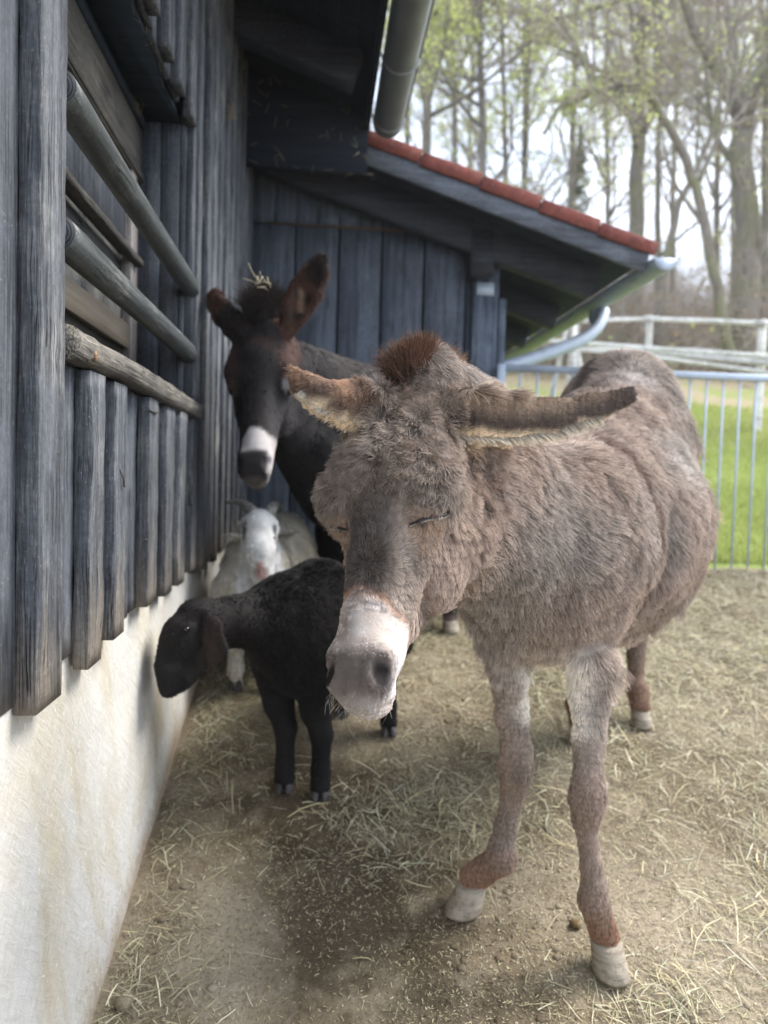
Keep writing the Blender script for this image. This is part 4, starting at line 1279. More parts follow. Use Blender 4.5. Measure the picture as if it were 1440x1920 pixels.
HA, LA = head_frame(P(724, 736, 1.43), P(640, 1316, 1.13), -28)
SA = LA / .58
fd = Field((-.06, .95, .12), (1.55, 3.05, 1.86), .0062)
donkey_head(fd, HA, SA)
# neck
fd.cone(HA(0, -.13, .07), (.40, 1.74, 1.30), .105, .165, .05, sq=(.87, -.49, 0), f=.78)
fd.cone((.40, 1.74, 1.28), (.61, 1.98, 1.17), .155, .25, .06, sq=(.87, -.49, 0), f=.85)
fd.cone(P(800, 705, 1.50), P(905, 775, 1.78), .055, .07, .05)                 # crest
fd.cone(HA(0, -.2, .14), (.50, 1.82, 1.14), .085, .15, .06)                    # throat
# trunk
fd.ell((.555, 1.88, 1.10), np.array([[.87, -.49, 0], [.49, .87, 0], [0, 0, 1]]), (.19, .19, .215), .06)
fd.cone((.545, 1.80, 1.16), (.585, 1.86, .99), .09, .07, .05)
fd.cone((.60, 1.98, 1.17), (.80, 2.27, 1.19), .275, .325, .08)
fd.ell((.815, 2.26, 1.175), np.array([[.87, -.49, 0], [.49, .87, 0], [0, 0, 1]]), (.335, .42, .305), .08)
fd.cone((.80, 2.27, 1.22), (1.00, 2.52, 1.43), .30, .245, .08)
fd.cone((.70, 2.03, 1.30), (1.00, 2.50, 1.60), .14, .15, .08)                  # spine line
fd.cone((1.00, 2.48, 1.64), (1.02, 2.60, 1.63), .105, .09, .08)                # croup
fd.ell((1.03, 2.66, 1.36), np.array([[.87, -.49, 0], [.49, .87, 0], [0, 0, 1]]), (.24, .20, .28), .06)
# shoulders and forelegs (R = on the right of the picture)
def GP(px, py):
    y_ = 1.0
    for _ in range(400):
        q = P(px, py, y_)
        if q[2] <= ZG(q[0], q[1]): break
        y_ += .008
    return np.array([q[0], q[1], ZG(q[0], q[1])])
HR = GP(1146, 1832); HL = GP(868, 1710)
fetR = P(1113, 1688, 1.69); kneR = P(1101, 1495, 1.70); elbR = P(1108, 1240, 1.76)
corR = HR + (-.010, .028, .085)
fetL = P(940, 1608, 1.87); kneL = P(966, 1435, 1.86); elbL = P(952, 1225, 1.87)
corL = HL + (.030, .02, .080)
shR = np.array(P(1105, 1060, 1.83)); shL = np.array(P(945, 1080, 1.88))
fd.cone(shR + (0.02, .10, .12), elbR + (0, .03, .02), .130, .054, .06, sq=(.87, -.49, 0), f=.75)
fd.cone(shL + (0.04, .08, .1), elbL + (0.01, .02, .02), .115, .054, .06)
midR = (elbR * .45 + kneR * .55); midL = (elbL * .45 + kneL * .55)
limb(fd, [elbR, midR, kneR + (0, 0, .045), kneR, kneR - (0, -.005, .05), kneR * .35 + fetR * .65, fetR + (0, 0, .03), fetR, corR], [.050, .036, .031, .0375, .027, .0215, .0255, .030, .032], .018)
limb(fd, [elbL, midL, kneL + (0, 0, .045), kneL, kneL - (0, -.005, .05), kneL * .35 + fetL * .65, fetL + (0, 0, .03), fetL, corL], [.050, .037, .034, .0395, .029, .0235, .0275, .033, .034], .018)
for fe_, kn_ in ((fetR, kneR), (fetL, kneL)):
    fd.cone(fe_ + (.004, .022, .006), fe_ + (.002, .030, -.014), .019, .015, .015); fd.cone(kn_ + (0, -.012, .02), kn_ + (0, -.012, -.025), .031, .027, .02)
# hind legs
H2 = np.array([1.205, 2.715, 0]); H2[2] = ZG(*H2[:2])
H3 = np.array([.945, 2.62, 0]); H3[2] = ZG(*H3[:2])
for Hf, top_, sg in ((H2, np.array([1.16, 2.60, 1.30]), 1), (H3, np.array([.92, 2.68, 1.28]), -1)):
    st_ = np.array([Hf[0] - .02, Hf[1] - .14, .98]); hk = np.array([Hf[0] + .01, Hf[1] + .09, Hf[2] + .40]); ft = Hf + (-.003, .03, .125); co_ = Hf + (0, .0, .065)
    fd.chain([top_, st_], [.16, .115], .06); fd.chain([st_, hk], [.11, .046], .04)
    fd.chain([hk, ft + (0, .015, .03), ft, co_], [.042, .028, .036, .034], .015)
# ears
EAR_R = [P(835, 778, 1.45), P(890, 783, 1.46), P(950, 790, 1.49), P(1030, 788, 1.53), P(1110, 768, 1.56), P(1178, 742, 1.58)]
fd.chain(EAR_R, [.040, .055, .054, .043, .031, .020], .012, sq=(0, 1, .25), f=.40)
EAR_L = [P(700, 762, 1.42), P(655, 758, 1.40), P(610, 748, 1.385), P(572, 722, 1.38), P(545, 695, 1.39)]
fd.chain(EAR_L, [.040, .043, .033, .022, .012], .012, sq=(.1, 1, .2), f=.45)
# scoop the ear openings, turned down and back
for pts, rr_, dv in ((EAR_R[1:5], [.028, .030, .022, .012], np.array([0, .012, -.030])), (EAR_L[1:4], [.026, .022, .014], np.array([.0, .014, -.026]))):
    fd.chain([np.array(p) + dv for p in pts], rr_, .004, sq=(0, 1, .25), f=.45, op='s')
# slit between the closed lids
eyeL = HA(.096 * SA, -.088 * SA, .236 * SA)
V_A, F_A = fd.mesh()
# loose skin: shallow folds down the neck and an uneven, hollowed flank
_T = np.concatenate([F_A[:, [0, 1, 2]], F_A[:, [0, 2, 3]]]); _nr = np.cross(V_A[_T[:, 1]] - V_A[_T[:, 0]], V_A[_T[:, 2]] - V_A[_T[:, 0]])
_VN = np.zeros_like(V_A)
for _k in range(3): np.add.at(_VN, _T[:, _k], _nr)
_VN /= np.linalg.norm(_VN, axis=1)[:, None] + 1e-12
_q = V_A - np.array([.60, 1.98, 1.2]); _u = _q @ np.array([.49, .87, 0]); _hl = HA.loc(V_A) / SA
_body = ((_hl[:, 1] < -.27) | (_hl[:, 2] < -.03) | (_hl[:, 2] > .66) | (np.abs(_hl[:, 0]) > .15)) & (V_A[:, 2] > .80)
_neck = sstep(-.42, -.3, _u) * sstep(.05, -.08, _u)
_d = .007 * vnoise(V_A * np.array([1, 1, .45]), 8, 61) + .004 * vnoise(V_A, 22, 62)
_d = _d + _neck * .0022 * np.sin(_u * 70 + 4 * vnoise(V_A, 4, 63) + _q[:, 2] * 8)
_d = _d - .016 * np.exp(-((_u - .03 - .25 * (_q[:, 2] + .1)) / .03) ** 2) * sstep(.2, .0, _q[:, 2]) * sstep(-.35, -.2, _q[:, 2])
_ear = np.zeros(len(V_A), bool)
for _pp in (EAR_R, EAR_L):
    for _k in range(1, len(_pp) - 1): _ear |= seg_dist(V_A, _pp[_k], _pp[_k + 1])[0] < .07
V_A = V_A + _VN * (_d * _body * ~_ear)[:, None]
del fd
W_SLIT = []
for g in (1, -1):
    a0 = HA(g * .070 * SA, -.042 * SA, .256 * SA); a1 = HA(g * .100 * SA, -.102 * SA, .190 * SA)
    W_SLIT.append((a0, a1))

BRIGHT = 1.68
TAUPE = np.array([.192, .148, .120]); GREY = np.array([.170, .148, .130]); DARK = np.array([.055, .042, .036]); RUST = np.array([.22, .105, .058]); CREAM = np.array([.52, .46, .38]); PALE = np.array([.46, .42, .37])
def body_local(p):
    q = p - np.array([.60, 1.98, 1.2]); u = q @ np.array([.49, .87, 0]); v = q @ np.array([.87, -.49, 0]); return u, v, q[:, 2]
def coat_A(p):
    n1 = vnoise(p, 5, 71); n2 = vnoise(p, 16, 72); n3 = vnoise(p, 45, 73)
    u, v, zz = body_local(p)
    c = lerp3(TAUPE, GREY, sstep(-.4, .6, n1)) * (1 + .12 * n2 + .10 * n3)[:, None]
    c = mixc(c, np.array([.27, .165, .10]), sstep(.45, 1.0, u) * .3)
    # dark line down the back and over the shoulder
    sp_ = np.interp(u, [-.3, 0, .3, .65, .9], [0, .0, .0, .02, .02])
    back = sstep(.035, .006, np.abs(v - sp_ + n2 * .008)) * sstep(.12, .2, zz) * (u > -.3)
    c = mixc(c, DARK, back * .85)
    uc = .0 - .05 * (zz)
    cross = sstep(.020, .006, np.abs(u - uc + n2 * .006)) * sstep(-.12, .02, zz) * sstep(.55, .4, zz)
    c = mixc(c, np.array([.10, .06, .045]), cross * .8)
    # bare greyish rubbed patches on the flank
    rub = sstep(.25, .6, vnoise(p * np.array([1, 1, .6]), 7, 75)) * sstep(.15, .4, u) * sstep(-.2, .0, v)
    c = mixc(c, np.array([.30, .28, .27]), rub * .45)
    dk = sstep(.35, .65, vnoise(p * np.array([1, 1, 1.5]), 11, 76)) * sstep(.0, .3, u)
    c = mixc(c, np.array([.085, .062, .050]), dk * .62)
    # belly, armpits and inner forelegs paler
    c = mixc(c, PALE, sstep(-.10, -.32, zz + .03 * n1) * .14 * sstep(.62, .80, p[:, 2]))
    hl = HA.loc(p) / SA
    # lower legs rusty
    leg = p[:, 2] < .86
    for a, b_, r_ in ((kneR, fetR, .09), (kneL, fetL, .09)):
        pass
    zl = p[:, 2] - zt(p[:, 0], p[:, 1])
    lowleg = sstep(.27, .09, zl + .03 * n1 + .02 * n2)
    c = mixc(c, np.array([.130, .094, .072]) , sstep(.75, .15, zl) * .6)
    c = mixc(c, np.array([.075, .058, .048]), sstep(.1, .6, vnoise(p * np.array([1, 1, .5]), 20, 77)) * sstep(.72, .5, zl) * .5)
    c = mixc(c, np.array([.155, .085, .053]), lowleg * .75)
    for e_, k_ in ((elbL, kneL), (elbR, kneR)):
        d_, t_ = seg_dist(p, e_ + np.array([.055 if e_ is elbL else -.060, -.03, .0]), e_ * .6 + k_ * .4 + np.array([.045 if e_ is elbL else -.050, -.02, 0]))
        c = mixc(c, np.array([.50, .455, .40]), sstep(.062, .022, d_ + n2 * .012) * .95)
    # head
    inh = (hl[:, 2] > -.05) & (np.abs(hl[:, 0]) < .14) & (hl[:, 1] > -.30) & (hl[:, 2] < .62) & (hl[:, 1] < .06)
    l, f, n = hl[:, 0], hl[:, 1], hl[:, 2]
    ch = lerp3(np.array([.165, .135, .112]), np.array([.20, .165, .14]), sstep(-.3, .5, n2)) * (1 + .1 * n3)[:, None]
    # dark blaze down the nose
    ch = mixc(ch, np.array([.050, .042, .038]), sstep(.055, .02, np.abs(l + .004)) * sstep(.16, .28, n) * sstep(.42, .36, n) * sstep(-.09, -.04, f) * .85)
    ch = mixc(ch, np.array([.21, .16, .13]), sstep(-.06, -.12, f) * .7)
    # tan ring round the eye
    de = np.sqrt((np.abs(l) - .078) ** 2 + ((f + .055) * .9) ** 2 + ((n - .258) * .8) ** 2)
    ch = mixc(ch, np.array([.32, .225, .16]), sstep(.052, .020, de + n2 * .010) * .5)
    # white muzzle
    edge = .398 + .018 * n2 + .03 * sstep(.03, .07, np.abs(l)) + .055 * sstep(-.07, -.12, f)
    mz = sstep(-.010, .012, n - edge + .006 * n3)
    rusty = sstep(.016, .004, np.abs(n - edge)) * sstep(-.1, -.05, f)
    ch = mixc(ch, np.array([.27, .14, .08]), rusty * .7)
    white = np.array([.33, .285, .255])[None] * (1 + .14 * n2 + .12 * n3)[:, None]
    white = mixc(white, np.array([.36, .34, .33]), sstep(.1, .5, n3) * .6)
    ch = ch * (1 - mz)[:, None] + white * mz[:, None]
    ch = mixc(ch, np.array([.40, .39, .39]), sstep(.03, .05, l) * sstep(.43, .46, n) * sstep(-.035, -.06, f) * mz * .8)
    # dark nose and nostrils
    nose = sstep(.475, .505, n + .012 * n2) * sstep(-.095, -.045, f) * sstep(.075, .05, np.abs(l))
    ch = mixc(ch, np.array([.065, .052, .047]), nose * (.88 + .1 * n3))
    dn = np.sqrt(((np.abs(l) - .046) / .014) ** 2 + ((f + .026 + .35 * (n - .522)) / .020) ** 2 + ((n - .524) / .024) ** 2)
    ch = mixc(ch, np.array([.012, .009, .009]), sstep(1.15, .8, dn))
    ch = mixc(ch, np.array([.26, .24, .225]), sstep(.548, .575, n) * .6)
    c = np.where(inh[:, None], ch, c)
    # closed-eye line
    for a0, a1 in W_SLIT:
        d_, t_ = seg_dist(p, a0, a1)
        c = mixc(c, np.array([.020, .016, .015]), sstep(.0065, .003, d_))
    # crest: rust top
    d_, t_ = seg_dist(p, P(795, 700, 1.48), P(905, 770, 1.76))
    # ears
    for pts, r_ in ((EAR_R, 'r'), (EAR_L, 'l')):
        for i in range(len(pts) - 1):
            d_, t_ = seg_dist(p, pts[i], pts[i + 1])
            g_ = (i + t_) / (len(pts) - 1)
            msk = sstep(.062, .050, d_) * (g_ > .02) * sstep(.0, .2, g_) * ((p[:, 1] > 1.34))
            up_ = p[:, 2] - (np.array(pts[i])[2] * (1 - t_) + np.array(pts[i + 1])[2] * t_)
            ec = lerp3(np.array([.055, .040, .033]), np.array([.165, .120, .085]), sstep(-.008, .03, up_ + .008 * n2) * sstep(1.0, .75, g_) * .9)
            if r_ == 'l':
                ec = lerp3(np.array([.075, .05, .04]), np.array([.25, .155, .10]), sstep(-.02, .03, up_ + .01 * n2) * sstep(.1, .5, g_))
            ec = mixc(ec, np.array([.48, .38, .26]), sstep(-.012, -.032, up_) * sstep(1.02, .8, g_))
            c = c * (1 - msk)[:, None] + ec * msk[:, None]
    return np.clip(c * BRIGHT, .003, .8)

dA = empty('donkey', (.7, 2.1, .3))
tag(dA, 'shaggy grey brown donkey in front with closed eyes and a pale muzzle', 'donkey')
M_SKIN = coat_mat('donkey_skin', False, .85)
M_FUR = coat_mat('donkey_fur', True, .5, 1.35, .75, .38)
bodyA = link('body', mesh_np('body', V_A, F_A, coat_A(V_A) * np.where(HA.loc(V_A)[:, 2] / SA > .40, .9, .62)[:, None]), M_SKIN, dA, True)

rng = np.random.default_rng(3)
def near_ears(p):
    d = np.full(len(p), 9.)
    for pts in (EAR_R, EAR_L):
        for i in range(1, len(pts) - 1):
            d = np.minimum(d, seg_dist(p, pts[i], pts[i + 1])[0])
    return d
def head_mask(p):
    hl = HA.loc(p) / SA
    return (hl[:, 2] > -.06) & (np.abs(hl[:, 0]) < .14) & (hl[:, 1] > -.29) & (hl[:, 1] < .06) & (hl[:, 2] < .62), hl
def dens_A(p, n):
    u, v, zz = body_local(p)
    w_ = np.ones(len(p))
    hm, hl = head_mask(p)
    w_[hm] = 3.4
    w_[hm & (hl[:, 2] > .39)] = 8.0
    w_[near_ears(p) < .06] = 4.0
    w_[(~hm) & (p[:, 2] < .95) & (p[:, 1] < 2.0)] = 2.2
    w_[(~hm) & (p[:, 1] > 2.35)] = .7
    toc = EYE - p; toc /= np.linalg.norm(toc, axis=1)[:, None]
    fc = (n * toc).sum(1)
    w_ *= np.where(fc < -.35, .25, 1)
    return w_
NA = 460000
p, nn = tri_sample(V_A, F_A, NA, rng, dens_A)
hm, hl = head_mask(p)
l, f, n = hl.T
u, v, zz = body_local(p)
col_ = coat_A(p)
# comb directions
D = np.tile(np.array([.49, .87, 0]), (NA, 1)) * .75 + np.array([0, 0, -.75])
D += vnoise3(p, 6, 81) * .45
legm = (~hm) & (p[:, 2] - zt(p[:, 0], p[:, 1]) < .62)
_kd = (sstep(.85, .58, p[:, 2] - zt(p[:, 0], p[:, 1])) * (~hm))[:, None]; D = D * (1 - _kd) + (np.array([0, .1, -1]) + vnoise3(p, 12, 82) * .35) * _kd
L = np.full(NA, .036) * (1 + .35 * vnoise(p, 9, 83) + .25 * vnoise(p, 3, 89)) * (1 + .5 * sstep(1.0, .85, p[:, 2])); lift = np.full(NA, .22) + .12 * vnoise(p, 8, 84)
_kz = sstep(.78, .56, p[:, 2] - zt(p[:, 0], p[:, 1])) * (~hm); L = L * (1 - _kz) + .016 * _kz

Dh = np.zeros((NA, 3))
wl, wn = l, n - .345
out = HA.R[0][None] * wl[:, None] + HA.R[2][None] * wn[:, None]; out /= np.linalg.norm(out, axis=1)[:, None] + 1e-6
side = HA.R[1][None] * -.55 + HA.R[2][None] * .85
k_ = sstep(.04, .075, np.abs(l)) * sstep(.1, .2, n)
Dh = out * (1 - k_)[:, None] + side * k_[:, None]
fore = sstep(.26, .17, n)
Dh = Dh * (1 - fore)[:, None] + (HA.R[2] * .5 + vnoise3(p, 38, 85) * 1.1 + HA.R[0][None] * (np.sign(l) * .35)[:, None]) * fore[:, None]
low = sstep(.40, .43, n)
Dh = Dh * (1 - low)[:, None] + (HA.R[2][None] + HA.R[0][None] * (l * 4)[:, None]) * low[:, None]
D[hm] = Dh[hm]
Lh = .015 + .012 * fore * (1 + .5 * vnoise(p, 20, 86)) + .006 * sstep(-.08, -.18, f)
Lh = Lh * (1 - low) + .0055 * low
lh = .28 + .16 * fore + .15 * sstep(.05, .0, np.hypot(l, wn) - .02)
L[hm] = Lh[hm]; lift[hm] = lh[hm]
em = near_ears(p) < .055
tipd = np.where(p[:, 0] > HA.O[0], 1., -1.)
D[em] = np.stack([tipd, np.zeros(NA), -.15 * np.ones(NA)], 1)[em] + vnoise3(p[em], 20, 88) * .3
L[em] = .011; lift[em] = .22
# nostril openings and the lid line stay bare
dn = np.sqrt(((np.abs(l) - .046) / .015) ** 2 + ((f + .026 + .35 * (n - .522)) / .021) ** 2 + ((n - .524) / .025) ** 2)
keep = ~(hm & (dn < 1.05))
for a0, a1 in W_SLIT: keep &= seg_dist(p, a0, a1)[0] > .004
# rough curls over the forehead
fr_ = hm & (fore > .3) & keep
ot_ = keep & ~fr_
rad = np.where(hm, .00048, .00072); rad[em] = .00045; rad[hm & (n > .4)] = .00034
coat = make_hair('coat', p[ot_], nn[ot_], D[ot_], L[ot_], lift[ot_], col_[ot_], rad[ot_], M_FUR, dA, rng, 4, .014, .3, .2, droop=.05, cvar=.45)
make_hair('forehead_hair', p[fr_], nn[fr_], D[fr_], L[fr_] * 1.45, lift[fr_], col_[fr_], rad[fr_], M_FUR, dA, rng, 5, .012, .4, .35, curl=.25, cvar=.85)
# longer loose tufts of winter coat still hanging on neck, flank and belly
tf = keep & ~hm & (~em) & (vnoise(p, 7, 93) + .5 * vnoise(p, 19, 94) > .25) & (p[:, 2] > .86)
tf &= rng.random(NA) < .22
make_hair('loose_coat', p[tf], nn[tf], D[tf], L[tf] * 1.75, lift[tf] + .08, np.clip(col_[tf] * 1.12, 0, .8), .0008, M_FUR, dA, rng, 5, .026, .75, .14, droop=.12, cvar=.6)
# lids: lashes
pts = []; nl_ = 200
for a0, a1 in W_SLIT:
    t = rng.random(nl_)[:, None]
    q = a0 * (1 - t) + a1 * t + HA.R[0] * (1 if a0 is W_SLIT[0][0] else -1) * .002
    pts.append(q)
q = np.concatenate(pts); sgn = np.concatenate([np.ones(nl_), -np.ones(nl_)])
nrm_ = HA.R[0][None] * sgn[:, None] * .9 + HA.R[1][None] * .4; nrm_ /= np.linalg.norm(nrm_, axis=1)[:, None]
make_hair('eyelashes', q, nrm_, np.tile(HA.R[2], (len(q), 1)), np.full(len(q), .013), np.full(len(q), .35), np.tile([.07, .055, .045], (len(q), 1)), .0003, M_FUR, dA, rng, 4, .006, .4, .15, droop=.2)
# forelock and upright mane
def mane(nm, A0, A1, wid, n_, L0, L1, cbase, ctip, upv, seed):
    rng = np.random.default_rng(seed)
    t = rng.random(n_); q = np.array(A0)[None] * (1 - t)[:, None] + np.array(A1)[None] * t[:, None] + rng.normal(size=(n_, 3)) * wid
    t = rng.random(n_); of_ = rng.normal(size=(n_, 3)) * wid; q = np.array(A0)[None] * (1 - t)[:, None] + np.array(A1)[None] * t[:, None] + of_
    nv = np.tile(nrm(upv), (n_, 1)) + rng.normal(size=(n_, 3)) * .12 + of_ / wid * .13; nv /= np.linalg.norm(nv, axis=1)[:, None]
    LL = (L0 + (L1 - L0) * t) * rng.uniform(.55, 1.1, n_) * np.clip(1.25 - np.linalg.norm(of_, axis=1) / wid * .25, .35, 1.1)
    cc = mixc(np.tile(cbase, (n_, 1)).astype(float), ctip, rng.random(n_) ** .8)
    return make_hair(nm, q, nv, rng.normal(size=(n_, 3)), LL, np.full(n_, .93), cc, .0006, M_FUR, dA, rng, 5, .020, .6, .16, droop=.08, curl=.15)
upv = (-.05, .25, 1)
mane('forelock', P(762, 712, 1.45), P(792, 700, 1.49), .010, 14000, .068, .080, (.20, .105, .062), (.040, .027, .022), upv, 5)
mane('mane', P(800, 712, 1.50), P(865, 752, 1.66), .012, 12000, .085, .055, (.27, .17, .105), (.20, .12, .075), (.12, .2, 1), 6)
# long pale hairs on the underside of the ears
for pts_, nm in ((EAR_R, 'ear_fringe'), (EAR_L, 'ear_fringe')):
    n_ = 7000; t = rng.random(n_) ** 1.2 * (len(pts_) - 2.2) + .3; i0 = t.astype(int); fr2 = (t - i0)[:, None]
    A_ = np.array(pts_)[i0] * (1 - fr2) + np.array(pts_)[i0 + 1] * fr2
    w_ = np.interp(t / (len(pts_) - 1), [0, .3, .7, 1], [.036, .034, .022, .008]) * (1 if pts_ is EAR_R else .72)
    q = A_ + np.stack([rng.normal(size=n_) * .003, rng.uniform(-.012, .014, n_), -w_], 1)
    make_hair(nm, q, np.tile([0, -.1, -1.], (n_, 1)), np.tile([1. if pts_ is EAR_R else -1., -.2, -.1], (n_, 1)), rng.uniform(.012, .028, n_) * (1 if pts_ is EAR_R else .6), np.full(n_, .5), np.tile([.55, .49, .40], (n_, 1)) * rng.uniform(.7, 1.1, n_)[:, None], .0005, M_FUR, dA, rng, 4, .01, .4, .25)
# whiskers
n_ = 130
q = HA(0, 0, 0)[None] + HA.R[0][None] * (rng.uniform(-.05, .05, n_) * SA)[:, None] + HA.R[1][None] * (rng.uniform(-.10, -.03, n_) * SA)[:, None] + HA.R[2][None] * (rng.uniform(.53, .572, n_) * SA)[:, None]
nv = HA.R[2][None] * .8 + HA.R[1][None] * .2 + rng.normal(size=(n_, 3)) * .4; nv /= np.linalg.norm(nv, axis=1)[:, None]
make_hair('whiskers', q, nv, rng.normal(size=(n_, 3)), rng.uniform(.012, .034, n_), np.full(n_, .9), np.tile([.60, .55, .48], (n_, 1)), .00025, M_FUR, dA, rng, 5, .05, .0, .1, droop=.15)
# hooves
bR = HR + (0, 0, .001); bL = HL + (0, 0, .001)
cR = HR + (-.008, .022, .072); cL = HL + (.026, .016, .068)
hoof('hoof', cR, bR, (.12, -1, 0), .040, .046, M_HOOF, dA, .25)
hoof('hoof', cL, bL, (-.75, -.66, 0), .041, .050, M_HOOF, dA, .25)
hoof('hoof', H2 + (0, -.002, .06), H2 + (0, -.02, 0), (-.05, -1, 0), .036, .043, M_HOOF, dA)
hoof('hoof', H3 + (0, -.002, .06), H3 + (0, -.02, 0), (-.05, -1, 0), .036, .043, M_HOOF, dA)
print('donkey A verts', len(V_A))

# the seam of the closed lids and the pale lower lid, laid on the skin
def on_skin(pts, V, off):
    out = []
    for q in pts:
        d = ((V - q) ** 2).sum(1); i = np.argsort(d)[:6]; c = V[i].mean(0)
        out.append(c + nrm(q - HA(0, -.11 * SA, .24 * SA)) * off)
    return spline(out, 4)
for g, lab in ((1, None), (-1, None)):
    loc_ = [(.068, -.040, .266), (.080, -.054, .250), (.089, -.072, .230), (.095, -.090, .208), (.098, -.104, .186)]
    q = on_skin([HA(g * a * SA, b_ * SA, c_ * SA) for a, b_, c_ in loc_], V_A, .006)
    m_ = len(q); e_ = np.sin(np.linspace(.15, math.pi - .15, m_))
    b = MB(); b.tube(q, .0008 + .0028 * e_, 8)
    if g == 1: M_LID = Mat('lid_seam', .35, .5); M_LID.col((.015, .012, .011)); M_LID2 = Mat('lower_lid', .6, .3); M_LID2.col(M_LID2.ramp(M_LID2.noise(M_LID2.coord(), 300, 3, .6), [(.35, (.10, .085, .07)), (.6, (.34, .30, .25))]))
    b.build('eyelid', M_LID.m, dA, True)
    b = MB(); b.tube(q + HA.R[2] * .0050 + HA.R[0] * g * -.0012, .0006 + .0022 * e_, 8); b.build('lower_lid', M_LID2.m, dA, True)
# ------------------------------------------------------------------ dark donkey behind
HB, LB = head_frame(P(488, 588, 2.66), P(470, 898, 2.44), -6)
SB = LB / .58
fd = Field((-.55, 2.2, .3), (1.45, 4.35, 2.1), .0105)
donkey_head(fd, HB, SB, False)
axB = nrm([.70, .80, 0]); laB = np.array([axB[1], -axB[0], 0]); RB = np.array([laB, axB, [0, 0, 1]])
shB = np.array([.22, 3.32, 1.50]); ruB = np.array([.84, 3.95, 1.58])
fd.cone(HB(0, -.15, .10), (.10, 3.14, 1.60), .12, .19, .06, sq=laB, f=.8)
fd.cone(HB(0, -.22, .20), (.08, 3.14, 1.28), .085, .17, .06)
fd.cone((.10, 3.14, 1.58), shB + (0, 0, .05), .19, .25, .06)
fd.cone(shB, (.50, 3.62, 1.32), .26, .31, .08); fd.cone((.50, 3.62, 1.34), ruB - (0, 0, .06), .31, .27, .08)
fd.cone((.24, 3.33, 1.68), (.82, 3.92, 1.74), .10, .12, .08)
hoB = [np.array([.06, 3.24, 0]), np.array([.29, 3.13, 0]), np.array([.645, 3.60, 0]), np.array([.94, 3.90, 0])]
fd.cone(shB + (-.02, -.06, -.18), (.14, 3.22, 1.03), .19, .12, .06)
for q in hoB: q[2] = ZG(q[0], q[1])
for i_ in (0, 1):
    q = hoB[i_]; fd.chain([shB + laB * (-.1 if i_ == 0 else .1) + (0, -.02, -.12), q + (.0, .03, .56), q + (0, .01, .33), q + (0, .015, .12), q + (0, 0, .05)], [.14, .062, .045, .033, .036], .03)
for i_ in (2, 3):
    q = hoB[i_]; fd.chain([ruB + laB * (-.1 if i_ == 2 else .1) + (0, .02, -.1), q + (.0, -.10, .62), q + (0.02, .10, .42), q + (0, .03, .13), q + (0, 0, .05)], [.19, .11, .045, .033, .036], .03)
EB_R = [P(540, 622, 2.68), P(552, 585, 2.67), P(572, 545, 2.66), P(592, 508, 2.655), P(603, 482, 2.66)]
EB_L = [P(455, 628, 2.68), P(436, 607, 2.70), P(418, 585, 2.73), P(402, 562, 2.76), P(398, 548, 2.77)]
fd.chain(EB_R, [.030, .050, .055, .043, .022], .012, sq=(.1, 1, 0), f=.40)
fd.chain(EB_L, [.045, .050, .045, .034, .018], .012, sq=(.6, 1, .3), f=.5)
fd.chain([np.array(a) + (.0, -.040, 0) for a in EB_R[1:]], [.040, .046, .036, .014], .006, sq=(.1, 1, 0), f=.95, op='s')
V_B, F_B = fd.mesh(); del fd
